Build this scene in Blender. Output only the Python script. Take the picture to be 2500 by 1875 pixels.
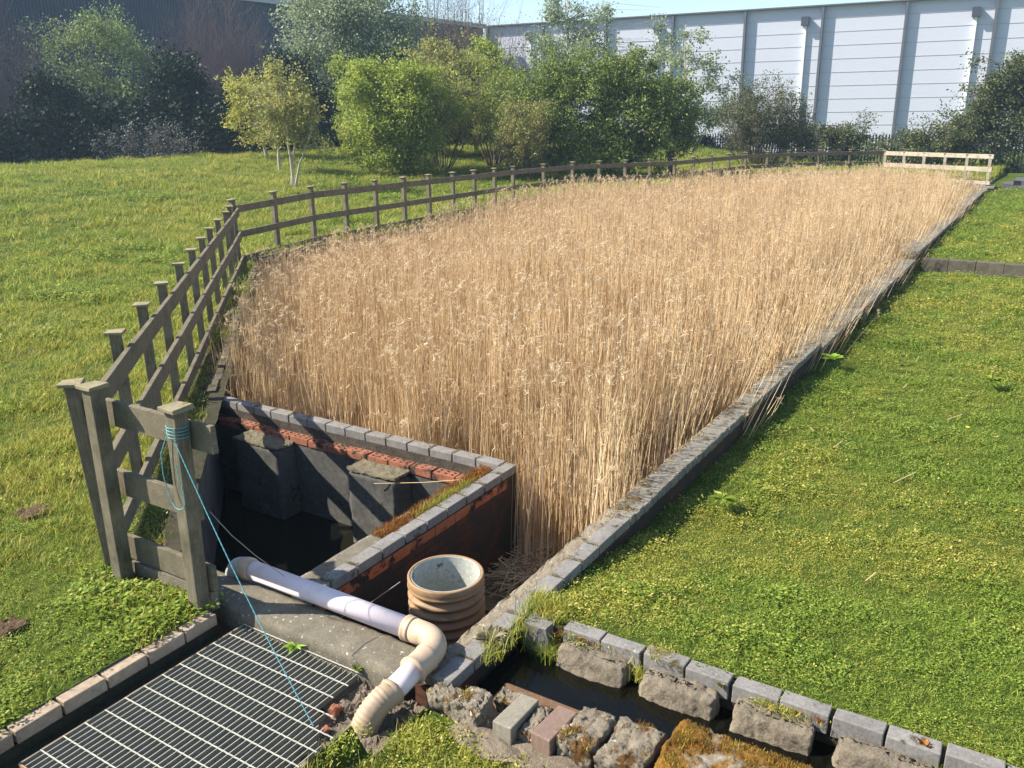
import bpy, math, random
import numpy as np
from mathutils import Vector, Matrix, noise
from math import sin, cos, pi, radians, sqrt

# ---------------------------------------------------------------- camera, sky, sun, exposure
scene = bpy.context.scene
for o in list(bpy.data.objects): bpy.data.objects.remove(o)
COL = scene.collection
CAMH = 2.55
AZ = radians(57.66)                      # direction of the long side of the reed bed in the world
pit, rol = radians(17.44), radians(-.757)
F_ = Vector((0, cos(pit), -sin(pit))); U0 = Vector((0, sin(pit), cos(pit))); X0 = Vector((1, 0, 0))
XR = X0*cos(rol) + U0*sin(rol); UR = U0*cos(rol) - X0*sin(rol)
cam_d = bpy.data.cameras.new("camera"); cam = bpy.data.objects.new("camera", cam_d); COL.objects.link(cam)
cam_d.sensor_width = 36; cam_d.lens = 30.24; cam_d.clip_end = 2000; cam_d.clip_start = .05
M = Matrix.Identity(4)
for i in range(3):
    M[i][0] = XR[i]; M[i][1] = UR[i]; M[i][2] = -F_[i]
M[2][3] = CAMH
cam.matrix_world = M
scene.camera = cam
SUN_AZ, SUN_EL = radians(178.5), radians(41)
SDIR = Vector((cos(SUN_EL)*cos(SUN_AZ), cos(SUN_EL)*sin(SUN_AZ), sin(SUN_EL)))
ld = bpy.data.lights.new("sun", 'SUN'); ld.energy = 5.0; ld.angle = radians(.5); ld.color = (1, .93, .80)
lo = bpy.data.objects.new("sun", ld); COL.objects.link(lo)
lo.rotation_euler = (-SDIR).to_track_quat('-Z', 'Y').to_euler(); lo.location = (-20, 10, 30)
w = bpy.data.worlds.new("World"); scene.world = w; w.use_nodes = True
nt = w.node_tree
sk = nt.nodes.new('ShaderNodeTexSky'); sk.sky_type = 'NISHITA'; sk.sun_disc = False
sk.sun_elevation = SUN_EL; sk.sun_rotation = pi/2 - SUN_AZ; sk.air_density = 1.0; sk.dust_density = .6; sk.ozone_density = 1.5
nt.links.new(sk.outputs[0], nt.nodes['Background'].inputs[0]); nt.nodes['Background'].inputs[1].default_value = .10
scene.view_settings.view_transform = 'Standard'; scene.view_settings.look = 'None'
scene.view_settings.exposure = 1.15; scene.view_settings.gamma = 1
scene.cycles.max_bounces = 6; scene.cycles.transparent_max_bounces = 8
scene.cycles.use_denoising = True

# ---------------------------------------------------------------- helpers
rnd = random.Random(7)
CA, SA = cos(AZ), sin(AZ)
def W(s, w, z=0): return Vector((s*CA - w*SA, s*SA + w*CA, z))      # site frame (along, across to the left, up) -> world
def L(x, y): return (x*CA + y*SA, -x*SA + y*CA)                      # world -> site frame
ORG = {}
def tag(o, label=None, cat=None, group=None, kind=None):
    if label: o['label'] = label
    if cat: o['category'] = cat
    if group: o['group'] = group
    if kind: o['kind'] = kind
    return o
def thing(name, label, cat, org, group=None):
    o = bpy.data.objects.new(name, None); COL.objects.link(o)
    o.location = W(*org); o.rotation_euler = (0, 0, AZ); ORG[o.name] = Vector(org)
    o.empty_display_size = .1
    return tag(o, label, cat, group)
class B:
    def __init__(s): s.v = []; s.f = []
    def add(s, vs, fs):
        n = len(s.v); s.v += [tuple(p) for p in vs]; s.f += [tuple(i+n for i in f) for f in fs]
    def box(s, a, b, jit=0, rot=0, ctr=None):
        x0, y0, z0 = a; x1, y1, z1 = b
        if x0 > x1: x0, x1 = x1, x0
        if y0 > y1: y0, y1 = y1, y0
        if z0 > z1: z0, z1 = z1, z0
        vs = [(x0,y0,z0),(x1,y0,z0),(x1,y1,z0),(x0,y1,z0),(x0,y0,z1),(x1,y0,z1),(x1,y1,z1),(x0,y1,z1)]
        if jit: vs = [tuple(c + rnd.uniform(-jit, jit) for c in p) for p in vs]
        if rot:
            cx, cy = (x0+x1)/2, (y0+y1)/2
            if ctr: cx, cy = ctr
            vs = [(cx+(x-cx)*cos(rot)-(y-cy)*sin(rot), cy+(x-cx)*sin(rot)+(y-cy)*cos(rot), z) for x, y, z in vs]
        s.add(vs, [(0,3,2,1),(4,5,6,7),(0,1,5,4),(1,2,6,5),(2,3,7,6),(3,0,4,7)])
    def beam(s, p, q, wid, hei, up=(0,0,1), jit=0, end=0):
        p, q = Vector(p), Vector(q); d = (q-p).normalized(); up = Vector(up)
        side = d.cross(up).normalized(); u2 = side.cross(d).normalized()
        vs = []
        for e in (p - d*end, q + d*end):
            for a, b in ((-1,-1),(1,-1),(1,1),(-1,1)):
                vs.append(e + side*(a*wid/2) + u2*(b*hei/2) + Vector((rnd.uniform(-jit,jit),rnd.uniform(-jit,jit),rnd.uniform(-jit,jit))))
        s.add(vs, [(0,1,2,3),(7,6,5,4),(0,4,5,1),(1,5,6,2),(2,6,7,3),(3,7,4,0)])
    def tube(s, pts, rad, n=10, cap=True):
        pts = [Vector(p) for p in pts]
        if not hasattr(rad, '__len__'): rad = [rad]*len(pts)
        rings = []; ref = Vector((0.3, 0.2, 1)).normalized()
        for i, p in enumerate(pts):
            d = (pts[min(i+1, len(pts)-1)] - pts[max(i-1, 0)]).normalized()
            a = ref - d*ref.dot(d)
            if a.length < 1e-4: a = Vector((1,0,0)) - d*d.x
            a.normalize(); ref = a; b = d.cross(a)
            rings.append([p + (a*cos(2*pi*k/n) + b*sin(2*pi*k/n))*rad[i] for k in range(n)])
        vs = [v for r in rings for v in r]; fs = []
        for i in range(len(pts)-1):
            for k in range(n):
                fs.append((i*n+k, i*n+(k+1)%n, (i+1)*n+(k+1)%n, (i+1)*n+k))
        if cap: fs += [tuple(range(n-1,-1,-1)), tuple((len(pts)-1)*n+k for k in range(n))]
        s.add(vs, fs)
    def lathe(s, ctr, prof, n=40):
        vs = []; fs = []; m = len(prof)
        for k in range(n):
            a = 2*pi*k/n
            for r, z in prof: vs.append((ctr[0]+r*cos(a), ctr[1]+r*sin(a), ctr[2]+z))
        for k in range(n):
            for i in range(m-1):
                fs.append((k*m+i, ((k+1)%n)*m+i, ((k+1)%n)*m+i+1, k*m+i+1))
        s.add(vs, fs)
    def prism(s, poly, z0, z1, faces=True):
        n = len(poly); ar = sum(poly[i][0]*poly[(i+1)%n][1]-poly[(i+1)%n][0]*poly[i][1] for i in range(n))
        if ar < 0: poly = poly[::-1]
        vs = [(x,y,z0) for x,y in poly] + [(x,y,z1) for x,y in poly]
        fs = [(i,(i+1)%n,n+(i+1)%n,n+i) for i in range(n)]
        s.add(vs, fs + [tuple(range(n-1,-1,-1)), tuple(range(n,2*n))])
def obj(name, b, mat, parent=None, org=None, bevel=0, smooth=False, seg=2):
    """links b (written in the site frame) as ONE mesh object"""
    if parent is not None: o0 = ORG[parent.name]
    else: o0 = Vector(org) if org is not None else Vector((0,0,0))
    me = bpy.data.meshes.new(name)
    v = np.array(b.v, dtype=float) - np.array(o0)
    me.from_pydata(v.tolist(), [], b.f)
    if smooth: me.polygons.foreach_set('use_smooth', [True]*len(me.polygons))
    me.materials.append(mat); me.update()
    o = bpy.data.objects.new(name, me); COL.objects.link(o)
    if parent is not None: o.parent = parent; ORG[o.name] = o0
    else:
        o.location = W(*o0); o.rotation_euler = (0,0,AZ); ORG[o.name] = o0
    if bevel:
        m = o.modifiers.new('bevel', 'BEVEL'); m.width = bevel; m.segments = seg; m.limit_method = 'ANGLE'
    return o
def npobj(name, V, Fq, mat, parent=None, org=(0,0,0), smooth=False):
    """big mesh of quads (or tris) from numpy arrays, in the site frame"""
    o0 = ORG[parent.name] if parent is not None else Vector(org)
    me = bpy.data.meshes.new(name); n = len(V); m, k = Fq.shape
    me.vertices.add(n); me.vertices.foreach_set('co', (np.asarray(V, dtype=np.float32) - np.array(o0, dtype=np.float32)).ravel())
    me.loops.add(m*k); me.loops.foreach_set('vertex_index', Fq.astype(np.int32).ravel())
    me.polygons.add(m); me.polygons.foreach_set('loop_start', np.arange(0, m*k, k, dtype=np.int32))
    me.polygons.foreach_set('loop_total', np.full(m, k, dtype=np.int32))
    if smooth: me.polygons.foreach_set('use_smooth', np.ones(m, dtype=bool))
    me.update(calc_edges=True); me.materials.append(mat)
    o = bpy.data.objects.new(name, me); COL.objects.link(o)
    if parent is not None: o.parent = parent; ORG[o.name] = o0
    else: o.location = W(*o0); o.rotation_euler = (0,0,AZ); ORG[o.name] = o0
    return o

# ---------------------------------------------------------------- materials
class NT:
    def __init__(s, name):
        s.m = bpy.data.materials.new(name); s.m.use_nodes = True; s.t = s.m.node_tree
        s.bs = s.t.nodes['Principled BSDF']; s.out = s.t.nodes['Material Output']
        s.tc = s.t.nodes.new('ShaderNodeTexCoord')
    def n(s, k, **kw):
        x = s.t.nodes.new(k)
        for a, b in kw.items(): setattr(x, a, b)
        return x
    def l(s, a, b): s.t.links.new(a, b)
    def noise(s, scale, detail=5, rough=.6, vec=None, stretch=None, dist=0):
        x = s.n('ShaderNodeTexNoise'); x.inputs['Scale'].default_value = scale
        x.inputs['Detail'].default_value = detail; x.inputs['Roughness'].default_value = rough; x.inputs['Distortion'].default_value = dist
        v = vec or s.tc.outputs['Object']
        if stretch:
            mp = s.n('ShaderNodeMapping'); mp.inputs['Scale'].default_value = stretch; s.l(v, mp.inputs['Vector']); v = mp.outputs[0]
        s.l(v, x.inputs['Vector']); return x.outputs[0]
    def ramp(s, fac, stops):
        r = s.n('ShaderNodeValToRGB'); e = r.color_ramp.elements
        while len(e) < len(stops): e.new(.5)
        for i, (p, c) in enumerate(stops):
            e[i].position = p; e[i].color = (*c, 1) if len(c) == 3 else c
        s.l(fac, r.inputs[0]); return r.outputs[0]
    def mix(s, fac, a, b, mode='MIX'):
        x = s.n('ShaderNodeMix', data_type='RGBA', blend_type=mode)
        for sock, val in ((x.inputs['Factor'], fac), (x.inputs[6], a), (x.inputs[7], b)):
            if isinstance(val, (int, float)): sock.default_value = val
            elif isinstance(val, tuple): sock.default_value = (*val, 1)
            else: s.l(val, sock)
        return x.outputs[2]
    def bump(s, h, strength=.5, dist=.01):
        x = s.n('ShaderNodeBump'); x.inputs['Strength'].default_value = strength; x.inputs['Distance'].default_value = dist
        s.l(h, x.inputs['Height']); s.l(x.outputs[0], s.bs.inputs['Normal'])
    def fin(s, col, rough=.85, spec=.3):
        if isinstance(col, tuple): s.bs.inputs['Base Color'].default_value = (*col, 1)
        else: s.l(col, s.bs.inputs['Base Color'])
        s.bs.inputs['Roughness'].default_value = rough; s.bs.inputs['Specular IOR Level'].default_value = spec
        return s.m
BK, WH = (0,0,0), (1,1,1)
def rocky(name, c1, c2, scale=12, spots=None, spot_scale=30, spot_at=.62, moss=None, moss_scale=6, moss_at=.6, rough=.9, bump=.6, bd=.008):
    k = NT(name); c = k.ramp(k.noise(scale, 8, .65), [(.3, c1), (.7, c2)])
    f = k.noise(scale*9, 4, .7); c = k.mix(.35, c, k.ramp(f, [(.3, tuple(x*.45 for x in c1)), (.7, tuple(min(1, x*1.3) for x in c2))]))
    if moss: c = k.mix(k.ramp(k.noise(moss_scale, 6, .7), [(moss_at, BK), (moss_at+.07, WH)]), c, k.ramp(k.noise(50, 3), [(.35, tuple(x*.4 for x in moss)), (.7, moss)]))
    if spots: c = k.mix(k.ramp(k.noise(spot_scale, 3, .5), [(spot_at, BK), (spot_at+.03, WH)]), c, spots)
    k.bump(k.noise(scale*4, 8, .75), bump, bd)
    return k.fin(c, rough)
def weathered(name, c1, c2, grain=(3, 60, 60)):
    k = NT(name)
    g = k.noise(3.0, 8, .7, stretch=grain, dist=.4); c = k.ramp(g, [(.3, c1), (.7, c2)])
    c = k.mix(k.ramp(k.noise(5, 5, .7), [(.45, BK), (.75, (.7,.7,.7))]), c, tuple(x*.45 for x in c1))
    c = k.mix(k.ramp(k.noise(9, 5, .7), [(.6, BK), (.75, (.55,.55,.55))]), c, (.10, .12, .04))
    k.bump(g, .6, .004); return k.fin(c, .85, .2)
def leafmat(name, c1, c2, c3=None, trans=.35, rough=.55):
    k = NT(name); geo = k.n('ShaderNodeNewGeometry')
    st = [(0, c1), (.6, c2), (1, c3 or c2)]
    c = k.ramp(geo.outputs['Random Per Island'], st)
    k.fin(c, rough, .25)
    tr = k.n('ShaderNodeBsdfTranslucent'); k.l(c, tr.inputs['Color'])
    mx = k.n('ShaderNodeMixShader'); mx.inputs[0].default_value = trans
    k.l(k.bs.outputs[0], mx.inputs[1]); k.l(tr.outputs[0], mx.inputs[2]); k.l(mx.outputs[0], k.out.inputs['Surface'])
    return k.m
m_wood = weathered('weathered_wood', (.085,.072,.048), (.24,.205,.14))
m_woodv = weathered('weathered_post_wood', (.09,.077,.05), (.24,.21,.145), (60, 60, 3))
m_cap = rocky('lichen_wood_cap', (.16,.135,.08), (.34,.29,.18), 14, moss=(.16,.14,.04), moss_at=.62)
m_pale = weathered('pale_wood', (.30,.26,.20), (.47,.41,.32))
m_conc = rocky('lichen_concrete', (.085,.075,.055), (.20,.175,.13), 9, spots=(.46,.43,.36), spot_scale=38, spot_at=.66, moss=(.10,.085,.025), moss_at=.63)
m_rend = rocky('stained_render', (.04,.042,.04), (.125,.118,.105), 3, moss=(.03,.03,.02), moss_at=.60, bump=.4)
m_blue = rocky('blue_engineering_brick', (.125,.115,.105), (.25,.235,.22), 7, spots=(.42,.40,.34), spot_scale=40, spot_at=.70, moss=(.10,.085,.04), moss_scale=8, moss_at=.60, rough=.8, bump=.3, bd=.004)
m_buff = rocky('brown_brick', (.28,.22,.17), (.42,.34,.28), 6, spots=(.5,.48,.42), spot_scale=40, spot_at=.72, moss=(.10,.09,.03), moss_at=.68, rough=.75, bump=.3, bd=.004)
m_kerb = rocky('kerb_brick', (.23,.165,.11), (.41,.325,.24), 3.5, spots=(.55,.52,.46), spot_scale=50, spot_at=.74, moss=(.12,.10,.04), moss_scale=9, moss_at=.70, rough=.7, bump=.25, bd=.004)
m_slab = rocky('grey_slab', (.13,.12,.10), (.25,.23,.19), 8, moss=(.12,.08,.03), moss_scale=9, moss_at=.62)
m_red = rocky('red_brick', (.17,.065,.035), (.34,.13,.075), 10, moss=(.05,.04,.03), moss_at=.52, bump=.5)
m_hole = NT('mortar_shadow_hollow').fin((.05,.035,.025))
m_rock = rocky('rough_stone', (.15,.125,.09), (.33,.28,.21), 10, spots=(.55,.53,.48), spot_scale=16, spot_at=.68, moss=(.16,.075,.015), moss_scale=7, moss_at=.50, bump=1, bd=.02)
m_stone = rocky('grey_stone', (.11,.092,.066), (.27,.225,.165), 9, spots=(.55,.48,.38), spot_scale=13, spot_at=.70, moss=(.30,.22,.13), moss_scale=4, moss_at=.62, bump=1, bd=.015)
m_mossrock = rocky('mossy_stone', (.22,.19,.14), (.38,.33,.25), 9, spots=(.5,.48,.42), spot_scale=18, spot_at=.72, moss=(.30,.15,.02), moss_scale=5, moss_at=.42, bump=1, bd=.02)
m_rubble = rocky('rubble', (.14,.11,.08), (.30,.24,.18), 14, moss=(.07,.07,.03), moss_at=.58, bump=1, bd=.02)
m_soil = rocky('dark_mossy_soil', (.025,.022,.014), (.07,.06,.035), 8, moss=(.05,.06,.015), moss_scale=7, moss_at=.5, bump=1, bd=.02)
m_dark = NT('pit_floor_dark').fin((.012,.011,.009), .8)  # even near-black tone for the pit, tank and drain floors
m_floor = rocky('reed_litter_floor', (.16,.11,.05), (.42,.31,.17), 26, bump=1, bd=.02)
def brickwall(name, axis):
    k = NT(name); sp = k.n('ShaderNodeSeparateXYZ'); k.l(k.tc.outputs['Object'], sp.inputs[0])
    cb = k.n('ShaderNodeCombineXYZ'); k.l(sp.outputs[axis], cb.inputs[0]); k.l(sp.outputs[2], cb.inputs[1])
    br = k.n('ShaderNodeTexBrick'); k.l(cb.outputs[0], br.inputs['Vector'])
    br.inputs['Color1'].default_value = (.12,.035,.014,1); br.inputs['Color2'].default_value = (.06,.02,.010,1); br.inputs['Mortar'].default_value = (.03,.026,.02,1)
    br.inputs['Scale'].default_value = 1; br.inputs['Brick Width'].default_value = .225; br.inputs['Row Height'].default_value = .075
    br.inputs['Mortar Size'].default_value = .007; br.inputs['Bias'].default_value = -.2
    c = k.mix(k.ramp(k.noise(4.5, 7, .75), [(.38, BK), (.55, WH)]), br.outputs['Color'], (.030,.026,.020))
    k.bump(br.outputs['Fac'], -.6, .008); return k.fin(c, .85)
m_brickA = brickwall('stained_brickwork', 0); m_brickB = brickwall('stained_brickwork_end', 1)
def water(name, tint, tr, rough=.02, bs=6, bstr=.05):
    k = NT(name); t = k.t
    gl = k.n('ShaderNodeBsdfGlossy'); gl.inputs['Roughness'].default_value = rough
    fr = k.n('ShaderNodeFresnel'); fr.inputs['IOR'].default_value = 1.33
    a = k.n('ShaderNodeBsdfTransparent'); a.inputs['Color'].default_value = (*tint, 1)
    d = k.n('ShaderNodeBsdfDiffuse'); d.inputs['Color'].default_value = (.012,.012,.007,1)
    m1 = k.n('ShaderNodeMixShader'); m1.inputs[0].default_value = tr; k.l(d.outputs[0], m1.inputs[1]); k.l(a.outputs[0], m1.inputs[2])
    m2 = k.n('ShaderNodeMixShader'); k.l(fr.outputs[0], m2.inputs[0]); k.l(m1.outputs[0], m2.inputs[1]); k.l(gl.outputs[0], m2.inputs[2])
    bp = k.n('ShaderNodeBump'); bp.inputs['Strength'].default_value = bstr; bp.inputs['Distance'].default_value = .02
    k.l(k.noise(bs, 2, .5), bp.inputs['Height']); k.l(bp.outputs[0], gl.inputs['Normal']); k.l(bp.outputs[0], fr.inputs['Normal'])
    k.l(m2.outputs[0], k.out.inputs['Surface']); return k.m
m_water = water('dark_water', (.1,.1,.08), .1); m_cwater = water('shallow_water', (.30,.29,.17), .72, bs=14, bstr=.10)
def plastic(name, c, rough=.35, dirt=.35, dc=(.35,.27,.2)):
    k = NT(name); cc = k.mix(k.ramp(k.noise(9, 6, .7), [(.5, BK), (.8, (dirt,)*3)]), c, dc); return k.fin(cc, rough, .4)
m_pipe = plastic('faded_pink_pipe', (.68,.59,.61), .42, .55, (.42,.34,.30))
m_tan = plastic('tan_plastic', (.46,.34,.24), .48, .75, (.24,.18,.13))
m_ribs = plastic('dull_tan_plastic', (.36,.265,.18), .6, .9, (.20,.155,.11))
m_barrel = plastic('ochre_corrugated_plastic', (.30,.185,.095), .6, .9, (.13,.10,.07))
m_liner = rocky('grey_liner', (.27,.285,.26), (.42,.43,.39), 6, moss=(.16,.15,.10), moss_scale=6, moss_at=.62, bump=.1)
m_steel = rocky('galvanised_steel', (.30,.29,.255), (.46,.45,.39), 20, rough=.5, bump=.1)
m_barside = rocky('shaded_bar_steel', (.15,.155,.135), (.25,.255,.225), 20, rough=.6, bump=.1)  # darker copy of the steel, shade of the bar sides put into the colour
m_rope = plastic('blue_rope', (.10,.33,.36), .7, .2, (.2,.35,.35))
m_twine = NT('grey_wire').fin((.30,.28,.25), .6)
k = NT('white_panel')
sp = k.n('ShaderNodeSeparateXYZ'); k.l(k.tc.outputs['Object'], sp.inputs[0])
c = k.mix(k.ramp(k.noise(1.2, 6, .7, stretch=(1,1,4)), [(.5, BK), (.8, (.25,.25,.25))]), (.50,.52,.60), (.38,.40,.44))
m_white = k.fin(c, .6, .3)
m_joint = NT('panel_joint_dirt').fin((.36,.36,.38), .8)
m_steelw = NT('grey_column_steel').fin((.10,.105,.12), .6)
m_downp = NT('white_downpipe').fin((.80,.80,.80), .5)
m_hop = NT('dark_hopper').fin((.05,.06,.08), .5)
k = NT('navy_cladding'); sp = k.n('ShaderNodeSeparateXYZ'); k.l(k.tc.outputs['Object'], sp.inputs[0])
wv = k.n('ShaderNodeTexWave', wave_type='BANDS', bands_direction='X'); wv.inputs['Scale'].default_value = 1.6; k.l(k.tc.outputs['Object'], wv.inputs['Vector'])
k.bump(wv.outputs['Fac'], .8, .05); m_navy = k.fin(k.ramp(wv.outputs['Fac'], [(.1, (.022,.034,.055)), (.9, (.040,.058,.088))]), .6)
m_palis = NT('dark_galvanised_pale').fin((.018,.02,.022), .7)
m_step = rocky('dark_concrete_block', (.06,.06,.065), (.12,.12,.125), 5)
# ground: turf soil below the blades, colour darkened so the gaps read as shadow
k = NT('turf'); a = k.noise(.5, 6, .65); b_ = k.noise(9, 6, .75)
c = k.ramp(a, [(.35, (.045,.08,.010)), (.55, (.09,.12,.018)), (.7, (.17,.16,.035))])
c = k.mix(k.ramp(b_, [(.35, WH), (.55, BK)]), c, (.05,.075,.012))
k.bump(k.noise(22, 8, .8), .9, .03); m_turf = k.fin(c, .9, .1)
m_gr1 = leafmat('grass_blades', (.08,.15,.015), (.20,.29,.03), (.44,.48,.10), .42)
m_gr2 = leafmat('mossy_grass_blades', (.17,.20,.02), (.36,.36,.045), (.66,.58,.18), .42)
m_weed = leafmat('broad_weed_leaves', (.10,.17,.018), (.24,.32,.035), (.46,.48,.10), .42)
m_reed = leafmat('dry_reed', (.43,.285,.135), (.73,.54,.31), (.92,.78,.54), .3, .6)
m_plume = leafmat('reed_plume', (.45,.29,.15), (.74,.57,.36), (.86,.76,.56), .4, .7)
m_mossb = leafmat('rust_moss', (.13,.04,.008), (.28,.10,.015), (.42,.22,.03), .25)
m_bark = rocky('bark', (.10,.085,.06), (.25,.22,.16), 12)
m_barkp = rocky('pale_bark', (.30,.26,.20), (.52,.47,.38), 14)
m_twig = NT('twigs').fin((.13,.095,.075), .8)
m_twigp = NT('purple_brown_twigs').fin((.15,.11,.115), .8)
m_lf_ygreen = leafmat('yellow_green_leaves', (.22,.24,.035), (.42,.42,.08), (.62,.54,.16), .5)
m_lf_green = leafmat('fresh_green_leaves', (.15,.21,.03), (.31,.38,.06), (.48,.50,.12), .5)
m_lf_copper = leafmat('coppery_leaves', (.19,.20,.05), (.34,.34,.10), (.50,.45,.17), .45)
m_lf_mid = leafmat('mid_green_leaves', (.07,.115,.025), (.18,.24,.05), (.38,.43,.11), .42)
m_lf_dark = leafmat('shaded_green_leaves', (.006,.014,.008), (.016,.034,.015), (.04,.065,.025), .15)  # dark green, deepened further to carry the backlit shade of the undergrowth
m_lf_grey = leafmat('grey_green_leaves', (.17,.22,.12), (.30,.36,.20), (.46,.50,.30), .4)
m_lf_grey2 = leafmat('dull_green_leaves', (.10,.15,.05), (.20,.27,.09), (.34,.40,.16), .35)
m_lf_olive = leafmat('olive_leaves', (.05,.07,.03), (.11,.13,.05), (.22,.22,.09), .3)
m_bud = leafmat('brown_buds', (.14,.12,.07), (.22,.19,.11), (.32,.29,.16), .3)
m_con = leafmat('conifer_needles', (.015,.035,.015), (.03,.06,.025), (.05,.08,.03), .1)

# ---------------------------------------------------------------- ground
def seg(p, a, b):
    ax, ay = a; bx, by = b; dx, dy = bx-ax, by-ay
    t = np.clip(((p[0]-ax)*dx + (p[1]-ay)*dy)/(dx*dx+dy*dy), 0, 1)
    return np.hypot(p[0]-ax-t*dx, p[1]-ay-t*dy)
FLINE = [(-8,4.4),(2.5,4.4),(10.6,12.55),(20.8,13.05),(23.2,12.45),(26.3,10.5),(30.4,9.55),(32.4,8.6),(34.3,5.8),(38,-1)]
def nz(x, y, f, seed=0): # cheap smooth value noise, vectorised
    x = np.asarray(x, float)*f + seed*17.3; y = np.asarray(y, float)*f + seed*5.1
    xi = np.floor(x); yi = np.floor(y); fx = x-xi; fy = y-yi; fx = fx*fx*(3-2*fx); fy = fy*fy*(3-2*fy)
    def h(a, b): v = np.sin(a*127.1 + b*311.7)*43758.5453; return v - np.floor(v)
    return (h(xi,yi)*(1-fx)+h(xi+1,yi)*fx)*(1-fy) + (h(xi,yi+1)*(1-fx)+h(xi+1,yi+1)*fx)*fy - .5
def height(s, w):
    s = np.asarray(s, float); w = np.asarray(w, float)
    d = np.full(np.broadcast(s, w).shape, 1e9)
    for i in range(len(FLINE)-1): d = np.minimum(d, seg((s, w), FLINE[i], FLINE[i+1]))
    x = np.clip((d-1)/15, 0, 1); zl = .9*x*x*(3-2*x) - np.clip((d-18)*.12, 0, 2.2)*(d > 18)
    fade = np.clip((s-22)/8, 0, 1)*np.clip((19-w)/9, 0, 1)     # far end stays flat
    zl = zl*(1-fade) + (-np.clip((d-6)*.03, 0, .4))*fade
    zl = zl + np.interp(s, [10.4,12,21,26,30,40,60], [0,.11,.13,.19,.26,.24,0])
    zl = zl + .06*nz(s, w, .8, 1)*np.clip(d/2, 0, 1) + .05*nz(s, w, 2.7, 2)*np.clip(d/2, 0, 1)
    zr = np.interp(s, [-5, 2.5, 3.5, 5, 9.5, 17.18, 17.2, 31, 33, 60], [-.09, -.09, -.01, -.21, -.25, -.27, -.10, -.0, .08, -.3])
    zr = zr + (.03*nz(s, w, .9, 3) + .02*nz(s, w, 2.6, 4))*np.clip((2.0-w)/1.5, 0, 1)
    return np.where(w > 2.2, zl, zr)
OUT_B = [(2.6,4.2),(10.68,12.34),(20.8,12.84),(23.1,12.28),(26.2,10.3),(30.3,9.35),(32.25,8.45),(34.1,5.6),(32.2,2.1)]
HOLE = [(-4,3.60),(2.6,3.60)] + OUT_B + [(3.48,2.12),(3.48,-30),(2.62,-30),(2.62,2.16),(2.26,2.16),(2.26,2.28),(-4,2.28)]
def inside(s, w, poly):
    s = np.asarray(s, float); w = np.asarray(w, float); r = np.zeros(np.broadcast(s, w).shape, bool); n = len(poly)
    for i in range(n):
        (x1, y1), (x2, y2) = poly[i], poly[(i+1) % n]
        c = ((y1 > w) != (y2 > w))
        with np.errstate(divide='ignore', invalid='ignore'): r ^= c & (s < (x2-x1)*(w-y1)/(y2-y1+1e-12)+x1)
    return r
S1 = np.unique(np.round(np.concatenate([np.linspace(-60,-4,10), np.arange(-4,1,.4), np.arange(1,20,.12), np.arange(20,45,.2), [2.26,2.6,2.62,3.48,17.18,17.2], np.linspace(46,260,24)]), 3))
W1 = np.unique(np.round(np.concatenate([np.linspace(-120,-12,14), np.arange(-12,-5,.4), np.arange(-5,16,.12), np.arange(16,40,.4), [2.12,2.16,2.28,3.6], np.linspace(42,200,20)]), 3))
GS, GW = np.meshgrid(S1, W1, indexing='ij'); GZ = height(GS, GW)
V = np.stack([GS, GW, GZ], -1).reshape(-1, 3); nW = len(W1)
I, J = np.meshgrid(np.arange(len(S1)-1), np.arange(nW-1), indexing='ij')
cs = (S1[:-1]+S1[1:])[I]/2; cw = (W1[:-1]+W1[1:])[J]/2
keep = ~inside(cs, cw, HOLE)
I, J = I[keep], J[keep]
Fq = np.stack([I*nW+J, (I+1)*nW+J, (I+1)*nW+J+1, I*nW+J+1], -1)
tag(npobj('ground', V, Fq, m_turf, smooth=True), kind='structure')
def slab(name, poly, z, mat, kind='structure'):
    b = B(); b.prism(poly, z-.05, z); return tag(obj(name, b, mat), kind=kind)
slab('reed_bed_floor', [(4.4,2.2),(4.4,3.25),(5.1,3.25)] + [(5.1,6.6)] + OUT_B[1:-1] + [(32,2.2)], -.80, m_floor)
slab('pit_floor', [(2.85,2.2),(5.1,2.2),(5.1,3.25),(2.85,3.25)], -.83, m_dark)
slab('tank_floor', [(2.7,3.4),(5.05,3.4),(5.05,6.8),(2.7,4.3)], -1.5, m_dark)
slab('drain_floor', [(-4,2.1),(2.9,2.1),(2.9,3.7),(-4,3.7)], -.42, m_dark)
tw = B(); tw.add([(2.7,3.4,-.86),(5.05,3.4,-.86),(5.05,6.8,-.86),(2.7,4.3,-.86)], [(0,1,2,3)]); tag(obj('tank_water', tw, m_water), kind='structure')
tw = B(); tw.add([(2.66,-30,-.155),(3.46,-30,-.155),(3.46,2.1,-.155),(2.66,2.1,-.155)], [(0,1,2,3)]); tag(obj('channel_water', tw, m_cwater), kind='structure')
slab('channel_bed', [(2.4,-30),(3.5,-30),(3.5,2.1),(2.4,2.1)], -.34, rocky('channel_mud', (.045,.035,.02), (.13,.09,.05), 12))

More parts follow.
